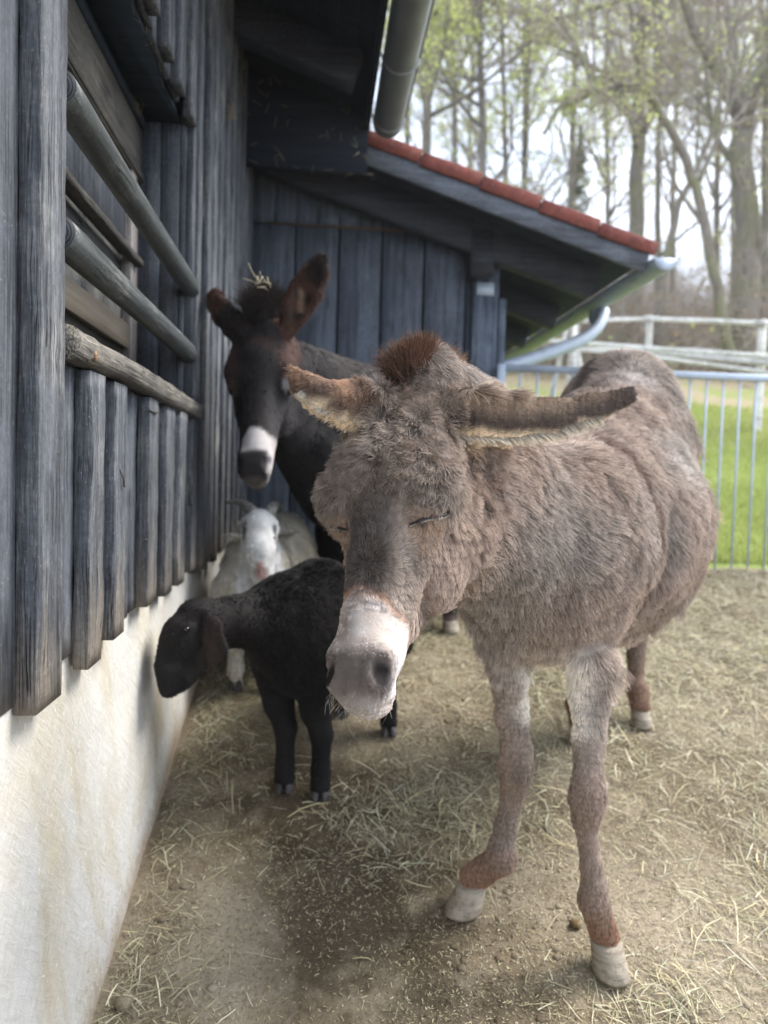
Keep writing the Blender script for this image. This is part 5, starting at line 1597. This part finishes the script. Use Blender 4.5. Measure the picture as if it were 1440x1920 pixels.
def coat_B(p):
    n1 = vnoise(p, 6, 171); n2 = vnoise(p, 18, 172)
    h = HB.loc(p) / SB; l, f, n = h.T
    c = lerp3((.013, .012, .014), (.027, .024, .026), sstep(-.5, .6, n1 + .4 * n2))
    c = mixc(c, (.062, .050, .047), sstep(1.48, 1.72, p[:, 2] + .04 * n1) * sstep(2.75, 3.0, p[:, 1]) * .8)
    inh = (n > -.1) & (np.abs(l) < .16) & (f > -.32) & (n < .64) & (f < .08)
    ch = lerp3((.014, .012, .013), (.026, .022, .023), sstep(-.4, .5, n2)); tk = sstep(-.08, -.2, f) * sstep(.25, .1, n); ch = ch * (1 - tk)[:, None] + c * tk[:, None]
    rd = sstep(.24, .14, n) * sstep(.055, .095, np.abs(l) + .02 * n2) + sstep(.0, .08, n) * sstep(.16, .1, n) * .35 * sstep(.0, .4, n2)
    rd = rd * sstep(-.06, .03, n) * sstep(-.17, -.10, f)
    ch = mixc(ch, (.13, .05, .032), np.clip(rd, 0, 1) * .55)
    ch = mixc(ch, (.10, .09, .10), sstep(.02, .06, l) * sstep(.24, .3, n) * sstep(.42, .38, n) * .35)
    ed = .395 + .025 * np.abs(n1) + .3 * np.maximum(np.abs(l - .0) - .035, 0)
    mz = sstep(-.006, .012, n - ed) * sstep(-.10, -.05, f)
    ch = mixc(ch, (.62, .58, .57), mz * sstep(0, -.012, np.abs(l - .004) - np.minimum(.050, .016 + np.maximum(n - .385, 0) * .7)))
    ch = mixc(ch, (.55, .51, .50), sstep(.40, .44, n) * sstep(.02, .045, l) * sstep(-.14, -.08, f) * .9)
    ch = mixc(ch, (.016, .014, .016), sstep(.470, .488, n + .006 * n2) * sstep(-.085, -.05, f) * sstep(.050, .036, l) * .97)
    ch = mixc(ch, (.17, .15, .14), sstep(.552, .568, n) * .8)
    sp_ = np.sqrt(((l - .088) / .018) ** 2 + ((n - .225) / .030) ** 2 + ((f + .075) / .05) ** 2)
    ch = mixc(ch, (.36, .34, .34), sstep(1.3, .6, sp_) * .7)
    sp_ = np.sqrt(((l + .095) / .02) ** 2 + ((n - .24) / .03) ** 2)
    ch = mixc(ch, (.12, .085, .06), sstep(1.3, .6, sp_) * .7)
    c = np.where(inh[:, None], ch, c)
    for pts, k in ((EB_R, 0), (EB_L, 1)):
        for i in range(len(pts) - 1):
            d_, t_ = seg_dist(p, pts[i], pts[i + 1]); g_ = (i + t_) / 4
            mk = sstep(.085, .07, d_) * sstep(.0, .15, g_)
            if k == 0:
                ec = np.tile(np.array([.022, .014, .012]), (len(p), 1))
                ec = mixc(ec, (.15, .07, .045), sstep(.028, .046, d_) * .6)
                cen = np.array(pts[i]) * (1 - t_)[:, None] + np.array(pts[i + 1]) * t_[:, None]
                ec = mixc(ec, (.30, .20, .13), sstep(.02, .0, np.abs(p[:, 0] - cen[:, 0] + .012)) * sstep(.2, .35, g_) * sstep(.78, .6, g_) * (p[:, 1] < 2.67) * .75)
            else:
                ec = lerp3((.026, .018, .017), (.13, .062, .045), sstep(.5, .95, g_))
            c = c * (1 - mk)[:, None] + ec * mk[:, None]
    zl = p[:, 2] - zt(p[:, 0], p[:, 1])
    c = mixc(c, (.30, .22, .19), sstep(.10, .07, zl) * (p[:, 1] > 3.3) * (np.abs(p[:, 0] - hoB[2][0]) < .1) * .6)
    return np.clip(c * np.where(c.max(1) < .15, .8, 1)[:, None], .003, .85)
dB = empty('donkey', (.3, 3.3, .5))
tag(dB, 'dark brown donkey behind with upright ear and white patch on its nose', 'donkey')
link('body', mesh_np('body', V_B, F_B, coat_B(V_B) * .8), M_SKIN, dB, True)
rng = np.random.default_rng(8)
NB = 110000
def dens_B(p, n):
    toc = EYE - p; toc /= np.linalg.norm(toc, axis=1)[:, None]
    return np.where((n * toc).sum(1) < -.3, .3, 1.) * np.where(p[:, 1] < 2.85, 3, 1)
p, nn = tri_sample(V_B, F_B, NB, rng, dens_B)
h = HB.loc(p) / SB; inh = (h[:, 2] > -.1) & (np.abs(h[:, 0]) < .16) & (h[:, 1] > -.3) & (h[:, 2] < .64) & (h[:, 1] < .08)
D = np.tile(axB * .7 + np.array([0, 0, -.7]), (NB, 1)) + vnoise3(p, 7, 181) * .4
D[inh] = HB.R[2] + vnoise3(p[inh], 25, 182) * .5
L = np.where(inh, .012, .024); L[inh & (h[:, 2] > .4)] = .006
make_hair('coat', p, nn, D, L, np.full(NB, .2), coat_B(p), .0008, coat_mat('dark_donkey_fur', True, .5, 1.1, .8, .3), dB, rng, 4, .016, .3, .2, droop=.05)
n_ = 9000; t = rng.random(n_)
q = np.array(P(480, 590, 2.66))[None] * (1 - t)[:, None] + np.array(P(510, 590, 2.80))[None] * t[:, None] + rng.normal(size=(n_, 3)) * .018
nv = np.tile(nrm((0, .05, 1)), (n_, 1)) + rng.normal(size=(n_, 3)) * .32; nv /= np.linalg.norm(nv, axis=1)[:, None]
make_hair('forelock', q, nv, rng.normal(size=(n_, 3)), rng.uniform(.05, .10, n_), np.full(n_, .93), np.tile([.022, .015, .014], (n_, 1)), .0009, M_FUR, dB, rng, 5, .02, .5, .1, droop=.05)
# a few straws caught in its forelock
b = MB()
for k in range(11):
    c_ = np.array(P(484, 528, 2.66)) + rng.normal(size=3) * .018; d_ = rng.normal(size=3); d_ /= np.linalg.norm(d_)
    b.tube([c_ - d_ * .025, c_ + rng.normal(size=3) * .004, c_ + d_ * .025], .0016, 4)
m = Mat('straw_bits', .8, .2); m.col((.52, .47, .33)); o = b.build('straw_wisp', m.m, None); tag(o, 'wisp of straw caught in the forelock of the dark donkey', 'straw')
for q in hoB:
    hoof('hoof', q + (0, .0, .062), q + (0, -.02, 0), (-.4, -1, 0), .037, .046, M_HOOF if q is hoB[2] else M_HOOFD, dB)
def eyes(H, S, l, f, n, r, par):
    for g in (1, -1):
        b = MB(); c0 = H(g * l * S, f * S, n * S)
        rings = [c0 + H.R[2] * (r * math.cos(a)) + r * math.sin(a) * (np.cos(np.arange(12) / 12 * 6.2832)[:, None] * H.R[0] + np.sin(np.arange(12) / 12 * 6.2832)[:, None] * H.R[1]) for a in np.linspace(.15, 2.99, 7)]
        b.sweep(None, rings); b.build('eye', M_EYE, par, True)
eyes(HB, SB, .088, -.078, .240, .019, dB)

# ------------------------------------------------------------------ black sheep
sx = np.array([.035, 2.33, 0])
fs = [GP(533, 1478), GP(600, 1492), GP(640, 1338), GP(728, 1375)]
axS = nrm([fs[3][0] + fs[2][0] - fs[0][0] - fs[1][0], fs[3][1] + fs[2][1] - fs[0][1] - fs[1][1], 0]); laS = np.array([axS[1], -axS[0], 0])
fd = Field((-.50, 1.90, .25), (.62, 3.15, 1.25), .0075)
ch_ = P(548, 1175, 2.38); ru_ = P(668, 1160, 2.80)
fd.cone(ch_, ch_ * .5 + ru_ * .5 + (0, 0, -.015), .145, .175, .05, sq=laS, f=.88)
fd.cone(ch_ * .5 + ru_ * .5, ru_ + (0, 0, .01), .175, .16, .05, sq=laS, f=.88)
fd.cone(ch_ + (0, 0, .02), P(600, 1120, 2.48), .13, .12, .05)
fd.cone(P(520, 1160, 2.36), P(440, 1165, 2.24), .115, .070, .05)
fd.cone(P(440, 1165, 2.24), P(385, 1170, 2.17), .068, .066, .03)
fd.cone(P(540, 1200, 2.34), P(560, 1260, 2.34), .10, .075, .05)
# head
HS, LS = head_frame(P(372, 1152, 2.16), P(318, 1288, 2.06), -62)
fd.cone(P(372, 1165, 2.16), P(345, 1205, 2.12), .066, .058, .02); fd.cone(P(345, 1200, 2.12), P(322, 1270, 2.08), .056, .034, .02)
fd.cone(P(385, 1200, 2.16), P(345, 1272, 2.10), .050, .030, .03)
fd.cone(P(330, 1180, 2.12), P(308, 1245, 2.08), .030, .026, .025)
fd.cone(P(318, 1262, 2.07), P(312, 1292, 2.06), .033, .020, .02); fd.cone(P(330, 1285, 2.08), P(318, 1297, 2.06), .022, .016, .015)
fd.ell(P(352, 1178, 2.085), np.eye(3), (.020, .014, .014), .015)
# ear hanging towards the viewer
fd.chain([P(388, 1152, 2.10), P(398, 1178, 2.075), P(404, 1215, 2.065), P(398, 1248, 2.07)], [.016, .030, .034, .016], .010, sq=(.3, 1, 0), f=.32)
fd.chain([P(345, 1140, 2.24), P(335, 1165, 2.26), P(330, 1200, 2.26)], [.014, .026, .018], .010, sq=(1, .5, 0), f=.35)
for i_, q in enumerate(fs):
    if i_ < 2:
        tp = ch_ + laS * (-.07 if i_ == 0 else .07) + (0, 0, -.06)
        fd.chain([tp, q * .5 + tp * .5 + (0, .02, .03), q + (0, .005, .19), q + (0, .004, .08), q + (0, -.005, .035)], [.09, .046, .033, .027, .033], .02)
    else:
        tp = ru_ + laS * (-.08 if i_ == 2 else .08) + (0, 0, -.05)
        fd.chain([tp, q + (0, -.04, .33), q + (.0, .06, .22), q + (0, .01, .09), q + (0, 0, .035)], [.11, .06, .032, .025, .031], .02)
fd.chain([ru_ + axS * .15 + (0, 0, .08), ru_ + axS * .20 + (0, 0, -.05)], [.03, .02], .02)
V_S, F_S = fd.mesh(); del fd
def coat_S(p):
    n1 = vnoise(p, 9, 271); n2 = vnoise(p, 30, 272)
    c = lerp3((.0055, .0055, .006), (.012, .0115, .012), sstep(-.5, .5, n1))
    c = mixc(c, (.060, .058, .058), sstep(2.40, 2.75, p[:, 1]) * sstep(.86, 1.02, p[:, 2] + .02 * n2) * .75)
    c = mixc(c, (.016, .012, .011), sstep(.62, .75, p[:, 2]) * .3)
    d_, _ = seg_dist(p, P(398, 1178, 2.07), P(402, 1240, 2.065))
    c = mixc(c, (.045, .030, .026), sstep(.04, .015, d_) * .6)
    return c
dS = empty('sheep', (.05, 2.4, .35)); tag(dS, 'black sheep with drooping ears sniffing at the white base wall', 'sheep')
link('body', mesh_np('body', V_S, F_S, coat_S(V_S)), M_SKIN, dS, True)
NS = 120000
p, nn = tri_sample(V_S, F_S, NS, rng, lambda p, n: np.where(p[:, 2] - zt(p[:, 0], p[:, 1]) < .25, .5, 1.))
zl = p[:, 2] - zt(p[:, 0], p[:, 1]); wool = sstep(-.22, -.10, p[:, 0]) * sstep(.27, .36, zl)
D = np.tile(np.array([.3, .5, -.9]), (NS, 1)) + vnoise3(p, 30, 281) * .9
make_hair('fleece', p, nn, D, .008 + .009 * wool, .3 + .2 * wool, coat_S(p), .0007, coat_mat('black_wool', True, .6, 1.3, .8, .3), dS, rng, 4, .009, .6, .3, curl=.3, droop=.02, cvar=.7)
for q in fs: hoof('hoof', q + (0, .004, .042), q + (0, -.018, 0), (-.05, -1, 0), .024, .032, M_HOOFD, dS, .4, True)
for c_ in (P(350, 1180, 2.071),):
    b = MB(); b.sweep(None, [c_ + np.stack([.0085 * math.sin(a) * np.cos(np.arange(10) * .6283), np.full(10, -.0085 * math.cos(a) * -1), .0085 * math.sin(a) * np.sin(np.arange(10) * .6283)], 1) for a in np.linspace(.2, 2.9, 5)]); b.build('eye', M_EYE, dS, True)

# ------------------------------------------------------------------ white goat
fd = Field((-.46, 2.6, .35), (.35, 3.95, 1.42), .009)
gz0 = .53
HG, LG = head_frame(P(487, 972, 2.90), P(487, 1072, 2.80), 0)
gc = P(508, 1078, 3.18); fd.cone((-.22, 2.98, .88), gc + (0, .1, 0), .14, .18, .06); fd.ell(gc, np.eye(3), (.178, .26, .262), .05)
fd.cone((-.22, 2.96, .84), (-.225, 2.96, .98), .12, .085, .05)
fd.cone((-.225, 2.97, .98), P(487, 985, 2.93), .085, .060, .04)
fd.cone(P(487, 992, 2.90), P(487, 1030, 2.85), .068, .054, .03); fd.cone(P(487, 1025, 2.85), P(487, 1060, 2.82), .050, .032, .03)
fd.cone(P(487, 1050, 2.87), P(487, 1072, 2.83), .026, .020, .02)
for g in (-1, 1):
    fd.ell(P(487 + g * 24, 1008, 2.855), np.eye(3), (.014, .014, .014), .012)
fd.chain([P(458, 1000, 2.93), P(440, 1003, 2.92), P(422, 1000, 2.92)], [.014, .020, .008], .01, sq=(0, .3, 1), f=.5)
fd.chain([P(516, 998, 2.93), P(536, 1000, 2.92), P(556, 996, 2.92)], [.014, .020, .008], .01, sq=(0, .3, 1), f=.5)
gh = [np.array([-.30, 2.98, 0]), np.array([-.14, 2.96, 0]), np.array([-.27, 3.36, 0]), np.array([-.09, 3.36, 0])]
for i_, q in enumerate(gh):
    q[2] = ZG(q[0], q[1])
    fd.chain([np.array([q[0], q[1] + (.03 if i_ < 2 else -.03), .88]), q + (0, .0, .22), q + (0, 0, .09), q + (0, 0, .035)], [.085, .034, .024, .026], .03)
V_G, F_G = fd.mesh(); del fd
def coat_G(p):
    n1 = vnoise(p, 6, 371); n2 = vnoise(p, 22, 372); h = p - P(487, 1010, 2.86)
    c = lerp3((.56, .52, .43), (.68, .65, .57), sstep(-.5, .5, n1))
    c = mixc(c, (.58, .50, .34), sstep(-.20, -.05, p[:, 0]) * sstep(2.95, 3.1, p[:, 1]) * .6)
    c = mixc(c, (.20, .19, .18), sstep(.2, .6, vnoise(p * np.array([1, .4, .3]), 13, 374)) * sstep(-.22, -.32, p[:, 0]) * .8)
    c = mixc(c, (.30, .26, .22), sstep(.25, .6, vnoise(p * np.array([1, 1, .3]), 16, 375)) * sstep(.95, .8, p[:, 2]) * .5)
    hd = (p[:, 1] < 2.96) & (np.abs(h[:, 0]) < .075)
    c = np.where(hd[:, None], np.array([.80, .79, .77])[None] * np.ones((len(p), 1)), c)
    d_, _ = seg_dist(p, P(462, 984, 2.87), P(464, 1012, 2.85)); c = mixc(c, (.03, .028, .028), sstep(.024, .010, d_) * .9)
    d_, _ = seg_dist(p, P(513, 988, 2.87), P(511, 1016, 2.85)); c = mixc(c, (.06, .055, .055), sstep(.020, .008, d_) * .85)
    d_, _ = seg_dist(p, P(487, 985, 2.86), P(487, 1020, 2.83)); c = mixc(c, (.50, .42, .28), sstep(.03, .01, d_) * .4)
    c = mixc(c, (.55, .34, .30), sstep(.022, .010, np.linalg.norm(p - P(488, 1060, 2.795), axis=1)) * .9)
    d_, _ = seg_dist(p, P(520, 998, 2.92), P(556, 996, 2.92)); c = mixc(c, (.10, .08, .08), sstep(.025, .015, d_) * .7)
    return np.clip(c, .01, .8)
dG = empty('goat', (-.2, 3.2, .5)); tag(dG, 'white horned goat with long coat tucked in the corner under the dark donkey', 'goat')
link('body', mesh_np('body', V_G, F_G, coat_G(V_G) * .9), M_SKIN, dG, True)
NG = 60000
p, nn = tri_sample(V_G, F_G, NG, rng, lambda p, n: np.where(p[:, 1] < 2.97, 2.5, 1))
hd = (p[:, 1] < 2.97) & (p[:, 2] > 1.0); zl = p[:, 2] - zt(p[:, 0], p[:, 1])
D = np.tile(np.array([0, .15, -1.]), (NG, 1)) + vnoise3(p, 12, 381) * .35
D[hd] += np.array([0, 0, 0])
L = np.where(hd, .018, .085) * np.where(zl < .3, .3, 1) * np.where(p[:, 1] < 2.92, .6, 1)
L = np.minimum(L, np.maximum(.012, (p[:, 0] + .45) * .8))
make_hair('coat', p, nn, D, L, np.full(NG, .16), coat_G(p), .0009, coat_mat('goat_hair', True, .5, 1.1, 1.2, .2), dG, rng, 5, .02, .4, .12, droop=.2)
M_HORN = wood('goat_horn', 1, (.16, .15, .135), (.36, .345, .31), (.46, .44, .39), .4)
for pts, rs in (([P(481, 985, 2.89), P(474, 962, 2.92), P(462, 948, 2.97), P(446, 941, 3.02), P(426, 942, 3.06)], .030), ([P(500, 984, 2.89), P(506, 962, 2.93), P(512, 950, 2.99), P(519, 946, 3.05), P(528, 950, 3.09)], .030)):
    q = spline(pts, 5); r_ = rs * np.linspace(1, .22, len(q)) * (1 + .07 * np.sin(np.arange(len(q)) * 2.4)); b = MB(); b.tube(q, r_, 12); b.build('horn', M_HORN, dG, True)
for q in gh: hoof('hoof', q + (0, .0, .042), q + (0, -.012, 0), (0, -1, 0), .025, .031, M_HOOFD, dG, .4, True)
for g in (-1, 1):
    c_ = P(487 + g * 25, 1009, 2.845); b = MB()
    b.sweep(None, [c_ + np.stack([.010 * math.sin(a) * np.cos(np.arange(10) * .6283), np.full(10, .010 * math.cos(a)), .008 * math.sin(a) * np.sin(np.arange(10) * .6283)], 1) for a in np.linspace(.2, 2.9, 5)]); b.build('eye', M_EYE, dG, True)
# ------------------------------------------------------------------ straw, hay and chaff on the yard
rng = np.random.default_rng(21)
def blades(n, x, y, zoff, Lr, wr, seed, flat=.25, seg=3, bend=.35):
    """n bent blades as ribbons lying on the ground"""
    rng = np.random.default_rng(seed)
    L = rng.uniform(*Lr, n) * rng.uniform(.5, 1, n); w_ = rng.uniform(*wr, n)
    a = rng.uniform(0, 2 * math.pi, n); da = rng.normal(size=n) * bend
    el = np.abs(rng.normal(size=n)) * flat
    pts = []
    c = np.stack([x, y], 1); h0 = zoff.copy()
    h = h0
    hd = a.copy()
    cur = c - np.stack([np.cos(a), np.sin(a)], 1) * (L / 2)[:, None]
    hs = [h0 + np.sin(el) * L * (k / seg - .3) for k in range(seg + 1)]
    hump = rng.uniform(0, .12, n) * L
    P3 = []
    for k in range(seg + 1):
        t = k / seg
        P3.append(np.stack([cur[:, 0], cur[:, 1], np.zeros(n)], 1))
        z_ = zt(cur[:, 0], cur[:, 1]) + np.maximum(hs[k], .001) + hump * 4 * t * (1 - t)
        q = P3[-1]; gzv = ground_z(q[:, 0], q[:, 1]); q[:, 2] = np.maximum(gzv + .0015, gzv + np.maximum(hs[k], .001) + hump * 4 * t * (1 - t))
        hd = hd + da / seg
        cur = cur + np.stack([np.cos(hd), np.sin(hd)], 1) * (L / seg)[:, None]
    PT = np.stack(P3, 1)
    T = np.gradient(PT, axis=1); T /= np.linalg.norm(T, axis=2, keepdims=True) + 1e-9
    up = np.tile(np.array([0, 0, 1.]), (n, 1)) + rng.normal(size=(n, 3)) * .5
    S = np.cross(T, up[:, None, :]); S /= np.linalg.norm(S, axis=2, keepdims=True) + 1e-9
    W_ = (w_[:, None] * np.array([.7, 1, 1, .5])[None, :seg + 1])[:, :, None]
    V = np.stack([PT - S * W_, PT + S * W_], 2)          # n, seg+1, 2, 3
    V = V.reshape(-1, 3)
    b0 = np.arange(n)[:, None] * (seg + 1) * 2 + np.arange(seg)[None] * 2
    F = np.stack([b0, b0 + 1, b0 + 3, b0 + 2], -1).reshape(-1, 4)
    return V, F
def straw_mat(name):
    m = Mat(name, .6, .3)
    at = m.n.new('ShaderNodeAttribute'); at.attribute_name = 'coat'
    m.col(at.outputs['Color']); return m.m
M_STRAW = straw_mat('dry_straw')
def straw_obj(name, label, cat, sets, pal, seed):
    rng = np.random.default_rng(seed)
    mb = MB(); cols = []
    for (V, F) in sets:
        mb.add(V, f4=F)
        nb = len(V) // 8
        c = np.array(pal)[rng.integers(0, len(pal), nb)] * rng.uniform(.8, 1.45, nb)[:, None]
        cols.append(np.repeat(c, 8, 0))
    V = np.concatenate(mb.v)
    o = link(name, mesh_np(name, V, np.concatenate(mb.f4), np.concatenate(cols)), M_STRAW)
    return tag(o, label, cat, kind='stuff')
PAL = [(.46, .43, .28), (.42, .38, .24), (.55, .51, .37), (.36, .36, .22), (.48, .42, .24), (.47, .46, .35), (.28, .26, .16), (.24, .20, .13), (.30, .25, .16), (.20, .17, .11)]
PALD = [(.20, .16, .10), (.28, .24, .15), (.36, .32, .20), (.14, .11, .075)]
def scatter(n, fn, xr=(-.43, 5), yr=(.9, 4.6), seed=0):
    """rejection sampling over the yard with density fn(x,y) in 0..1"""
    rng = np.random.default_rng(seed); X = []; Y = []; tot = 0
    while tot < n:
        x = rng.uniform(*xr, n * 2); y = rng.uniform(*yr, n * 2)
        k = rng.random(n * 2) < fn(x, y)
        X.append(x[k]); Y.append(y[k]); tot += k.sum()
    return np.concatenate(X)[:n], np.concatenate(Y)[:n]
def ns(x, y, sc, sd): return vnoise(np.stack([x, y, np.zeros(len(x))], 1), sc, sd)
G1 = GP(830, 1545); G2 = GP(1300, 1330); G3 = GP(1330, 1600); G4 = GP(1250, 1880); G5 = GP(260, 1860); G6 = GP(450, 1320); G7 = GP(1030, 1330); G8 = GP(1380, 1750)
def blob(x, y, g, rx, ry, k=1.): 
    return k * np.exp(-((x - g[0]) / rx) ** 2 - ((y - g[1]) / ry) ** 2)
def dens(x, y):
    d = .005 + .03 * np.clip(ns(x, y, 2.4, 3), 0, 1) + .16 * sstep(1.9, 2.6, y)
    d = d + blob(x, y, G1, .28, .17, 1.6) + blob(x, y, G7, .20, .35, .8) + blob(x, y, G6, .16, .55, .45)
    d = d + .55 * sstep(.85, 1.2, x + .25 * ns(x, y, 3, 5) + .18 * (y - 1.6)) * (.45 + .55 * np.clip(ns(x, y, 4, 6) + .4, 0, 1))
    d = d + .45 * sstep(2.6, 3.6, y)
    d = d + blob(x, y, G5, .14, .14, .75) + blob(x, y, G4, .22, .10, .8) + blob(x, y, G8, .2, .15, .4) + blob(x, y, (-.38, 2.2), .07, .6, .4)
    return np.clip(.8 * d * (.55 + .45 * np.clip(ns(x, y, 9, 8) + .6, 0, 1.2)), 0, 1)
x, y = scatter(80000, dens, seed=31)
stack = np.random.default_rng(5).random(len(x)) * .016 * np.clip(dens(x, y) * 1.3, 0, 1)
A1 = blades(len(x), x, y, stack, (.02, .10), (.0005, .0012), 41)
x, y = scatter(3600, lambda x, y: np.clip(dens(x, y) * 1.2 - .08, 0, 1), seed=32)
st2 = np.random.default_rng(6).random(len(x)) * .03 * np.clip(dens(x, y), 0, 1)
A2 = blades(len(x), x, y, st2, (.08, .22), (.0007, .0017), 42, flat=.12, bend=.45)
straw_obj('straw', 'pale hay and straw strewn over the trodden yard', 'straw', [A1, A2], PAL, 51)
x, y = scatter(300000, lambda x, y: np.clip(.30 + .35 * ns(x, y, 3, 15) + dens(x, y) * .5, .04, 1), xr=(-.43, 3.6), yr=(1.0, 4.4), seed=33)
A3 = blades(len(x), x, y, np.random.default_rng(6).random(len(x)) * .004, (.004, .016), (.0004, .0009), 43, flat=.15)
straw_obj('chaff', 'short chaff and seed husks trodden into the dark soil', 'chaff', [A3], PAL[:5] + PALD * 2, 52)
# crumbs of earth and droppings
def lump(mb, c, r, seed, sq=.6):
    rng = np.random.default_rng(seed); th = np.linspace(0, math.pi, 7)[1:-1]; a = np.arange(9) / 9 * 2 * math.pi
    rings = []
    for t in th:
        ring = np.stack([np.sin(t) * np.cos(a), np.sin(t) * np.sin(a), np.full(9, np.cos(t) * sq)], 1)
        ring *= (1 + .25 * vnoise(ring + seed, 2.2, seed))[:, None] * r
        rings.append(ring + c)
    mb.sweep(None, rings)
crumbs = MB(); rng = np.random.default_rng(9)
x, y = scatter(2600, lambda x, y: np.clip(.35 + .8 * ns(x, y, 2.2, 16) - dens(x, y), 0, 1), xr=(-.4, 2.4), yr=(1.0, 3.6), seed=35)
for k in range(2600):
    r = rng.uniform(.002, .006) if k > 120 else rng.uniform(.007, .013)
    lump(crumbs, np.array([x[k], y[k], float(ground_z([x[k]], [y[k]])[0])]), r, k)
o = crumbs.build('soil_crumbs', M_EARTH, None, True); tag(o, 'small dark crumbs of earth on the trodden yard', 'soil', kind='stuff')
m = Mat('dung_fibre', .9, .1); m.col(m.ramp(m.noise(m.coord(), 90, 5, .7), [(.35, (.08, .055, .03)), (.65, (.27, .20, .11))])); m.bump(m.noise(m.coord(), 200, 4, .7), .8, .004); M_DUNG = m.m
for (px, py, r, lab) in ((1079, 1741, .015, 'small fibrous ball of dung between the forehooves of the grey donkey'), (462, 1888, .0, ''), (232, 1892, .02, 'dark clod in the hay at the foot of the wall')):
    if r:
        g_ = GP(px, py); b = MB(); lump(b, g_ + (0, 0, r * .55), r, 3, .85); o = b.build('clod' if r > .018 else 'dung_ball', M_DUNG if r < .018 else M_EARTH, None, True); tag(o, lab, 'clod' if r > .018 else 'dung')
# straw and cobweb bits caught under the eaves
b = MB(); rng = np.random.default_rng(12)
def wisps(b, n, fn, L, r):
    for k in range(n):
        c_ = np.array(fn(), float); d_ = rng.normal(size=3); d_ /= np.linalg.norm(d_); e_ = rng.normal(size=3) * .3
        b.tube([c_ - d_ * L / 2, c_ + e_ * L * .25, c_ + d_ * L / 2 + e_ * L * .3], r, 4)
wisps(b, 45, lambda: (rng.uniform(-.40, .30), rng.uniform(4.1, 4.19), rng.uniform(2.90, 3.4)), .05, .0018)
wisps(b, 50, lambda: (-.43, rng.uniform(2.6, 4.2), rng.uniform(3.2, 3.43)), .05, .002)
wisps(b, 26, lambda: (rng.normal() * .02 - .41, 3.35 + rng.normal() * .02, 2.85 + rng.normal() * .04), .05, .002)
m = Mat('cobwebbed_straw', .9, .1); m.col((.20, .18, .13)); o = b.build('eaves_straw', m.m, barn); tag(o, kind='stuff')
b = MB()
wisps(b, 26, lambda: (-.575 + rng.normal() * .012, 2.43 + rng.normal() * .02, 2.425 + rng.normal() * .008), .035, .0007)
wisps(b, 10, lambda: (-.46 + rng.normal() * .01, rng.uniform(1.4, 2.4), 2.43), .03, .0006)
o = b.build('cobweb', m.m, barn)

# ------------------------------------------------------------------ spring haze between the trees
b = MB(); b.f4.append(np.array([[0, 3, 2, 1], [4, 5, 6, 7], [0, 1, 5, 4], [1, 2, 6, 5], [2, 3, 7, 6], [3, 0, 4, 7]]))
x0, x1, y0, y1, z0, z1 = -80, 110, -40, 120, -3.5, 32
b.v.append(np.array([(x0, y0, z0), (x1, y0, z0), (x1, y1, z0), (x0, y1, z0), (x0, y0, z1), (x1, y0, z1), (x1, y1, z1), (x0, y1, z1)], float)); b.n = 8
hm_ = bpy.data.materials.new('haze'); hm_.use_nodes = True; hm_.node_tree.nodes.remove(hm_.node_tree.nodes['Principled BSDF'])
pv = hm_.node_tree.nodes.new('ShaderNodeVolumePrincipled'); pv.inputs['Color'].default_value = (.93, .95, 1, 1); pv.inputs['Density'].default_value = .002; pv.inputs['Anisotropy'].default_value = .3
hm_.node_tree.links.new(pv.outputs[0], hm_.node_tree.nodes['Material Output'].inputs['Volume'])
hz = b.build('haze', hm_); hz['kind'] = 'stuff'; hz['label'] = 'pale spring haze in the air between the far trees'; hz['category'] = 'haze'
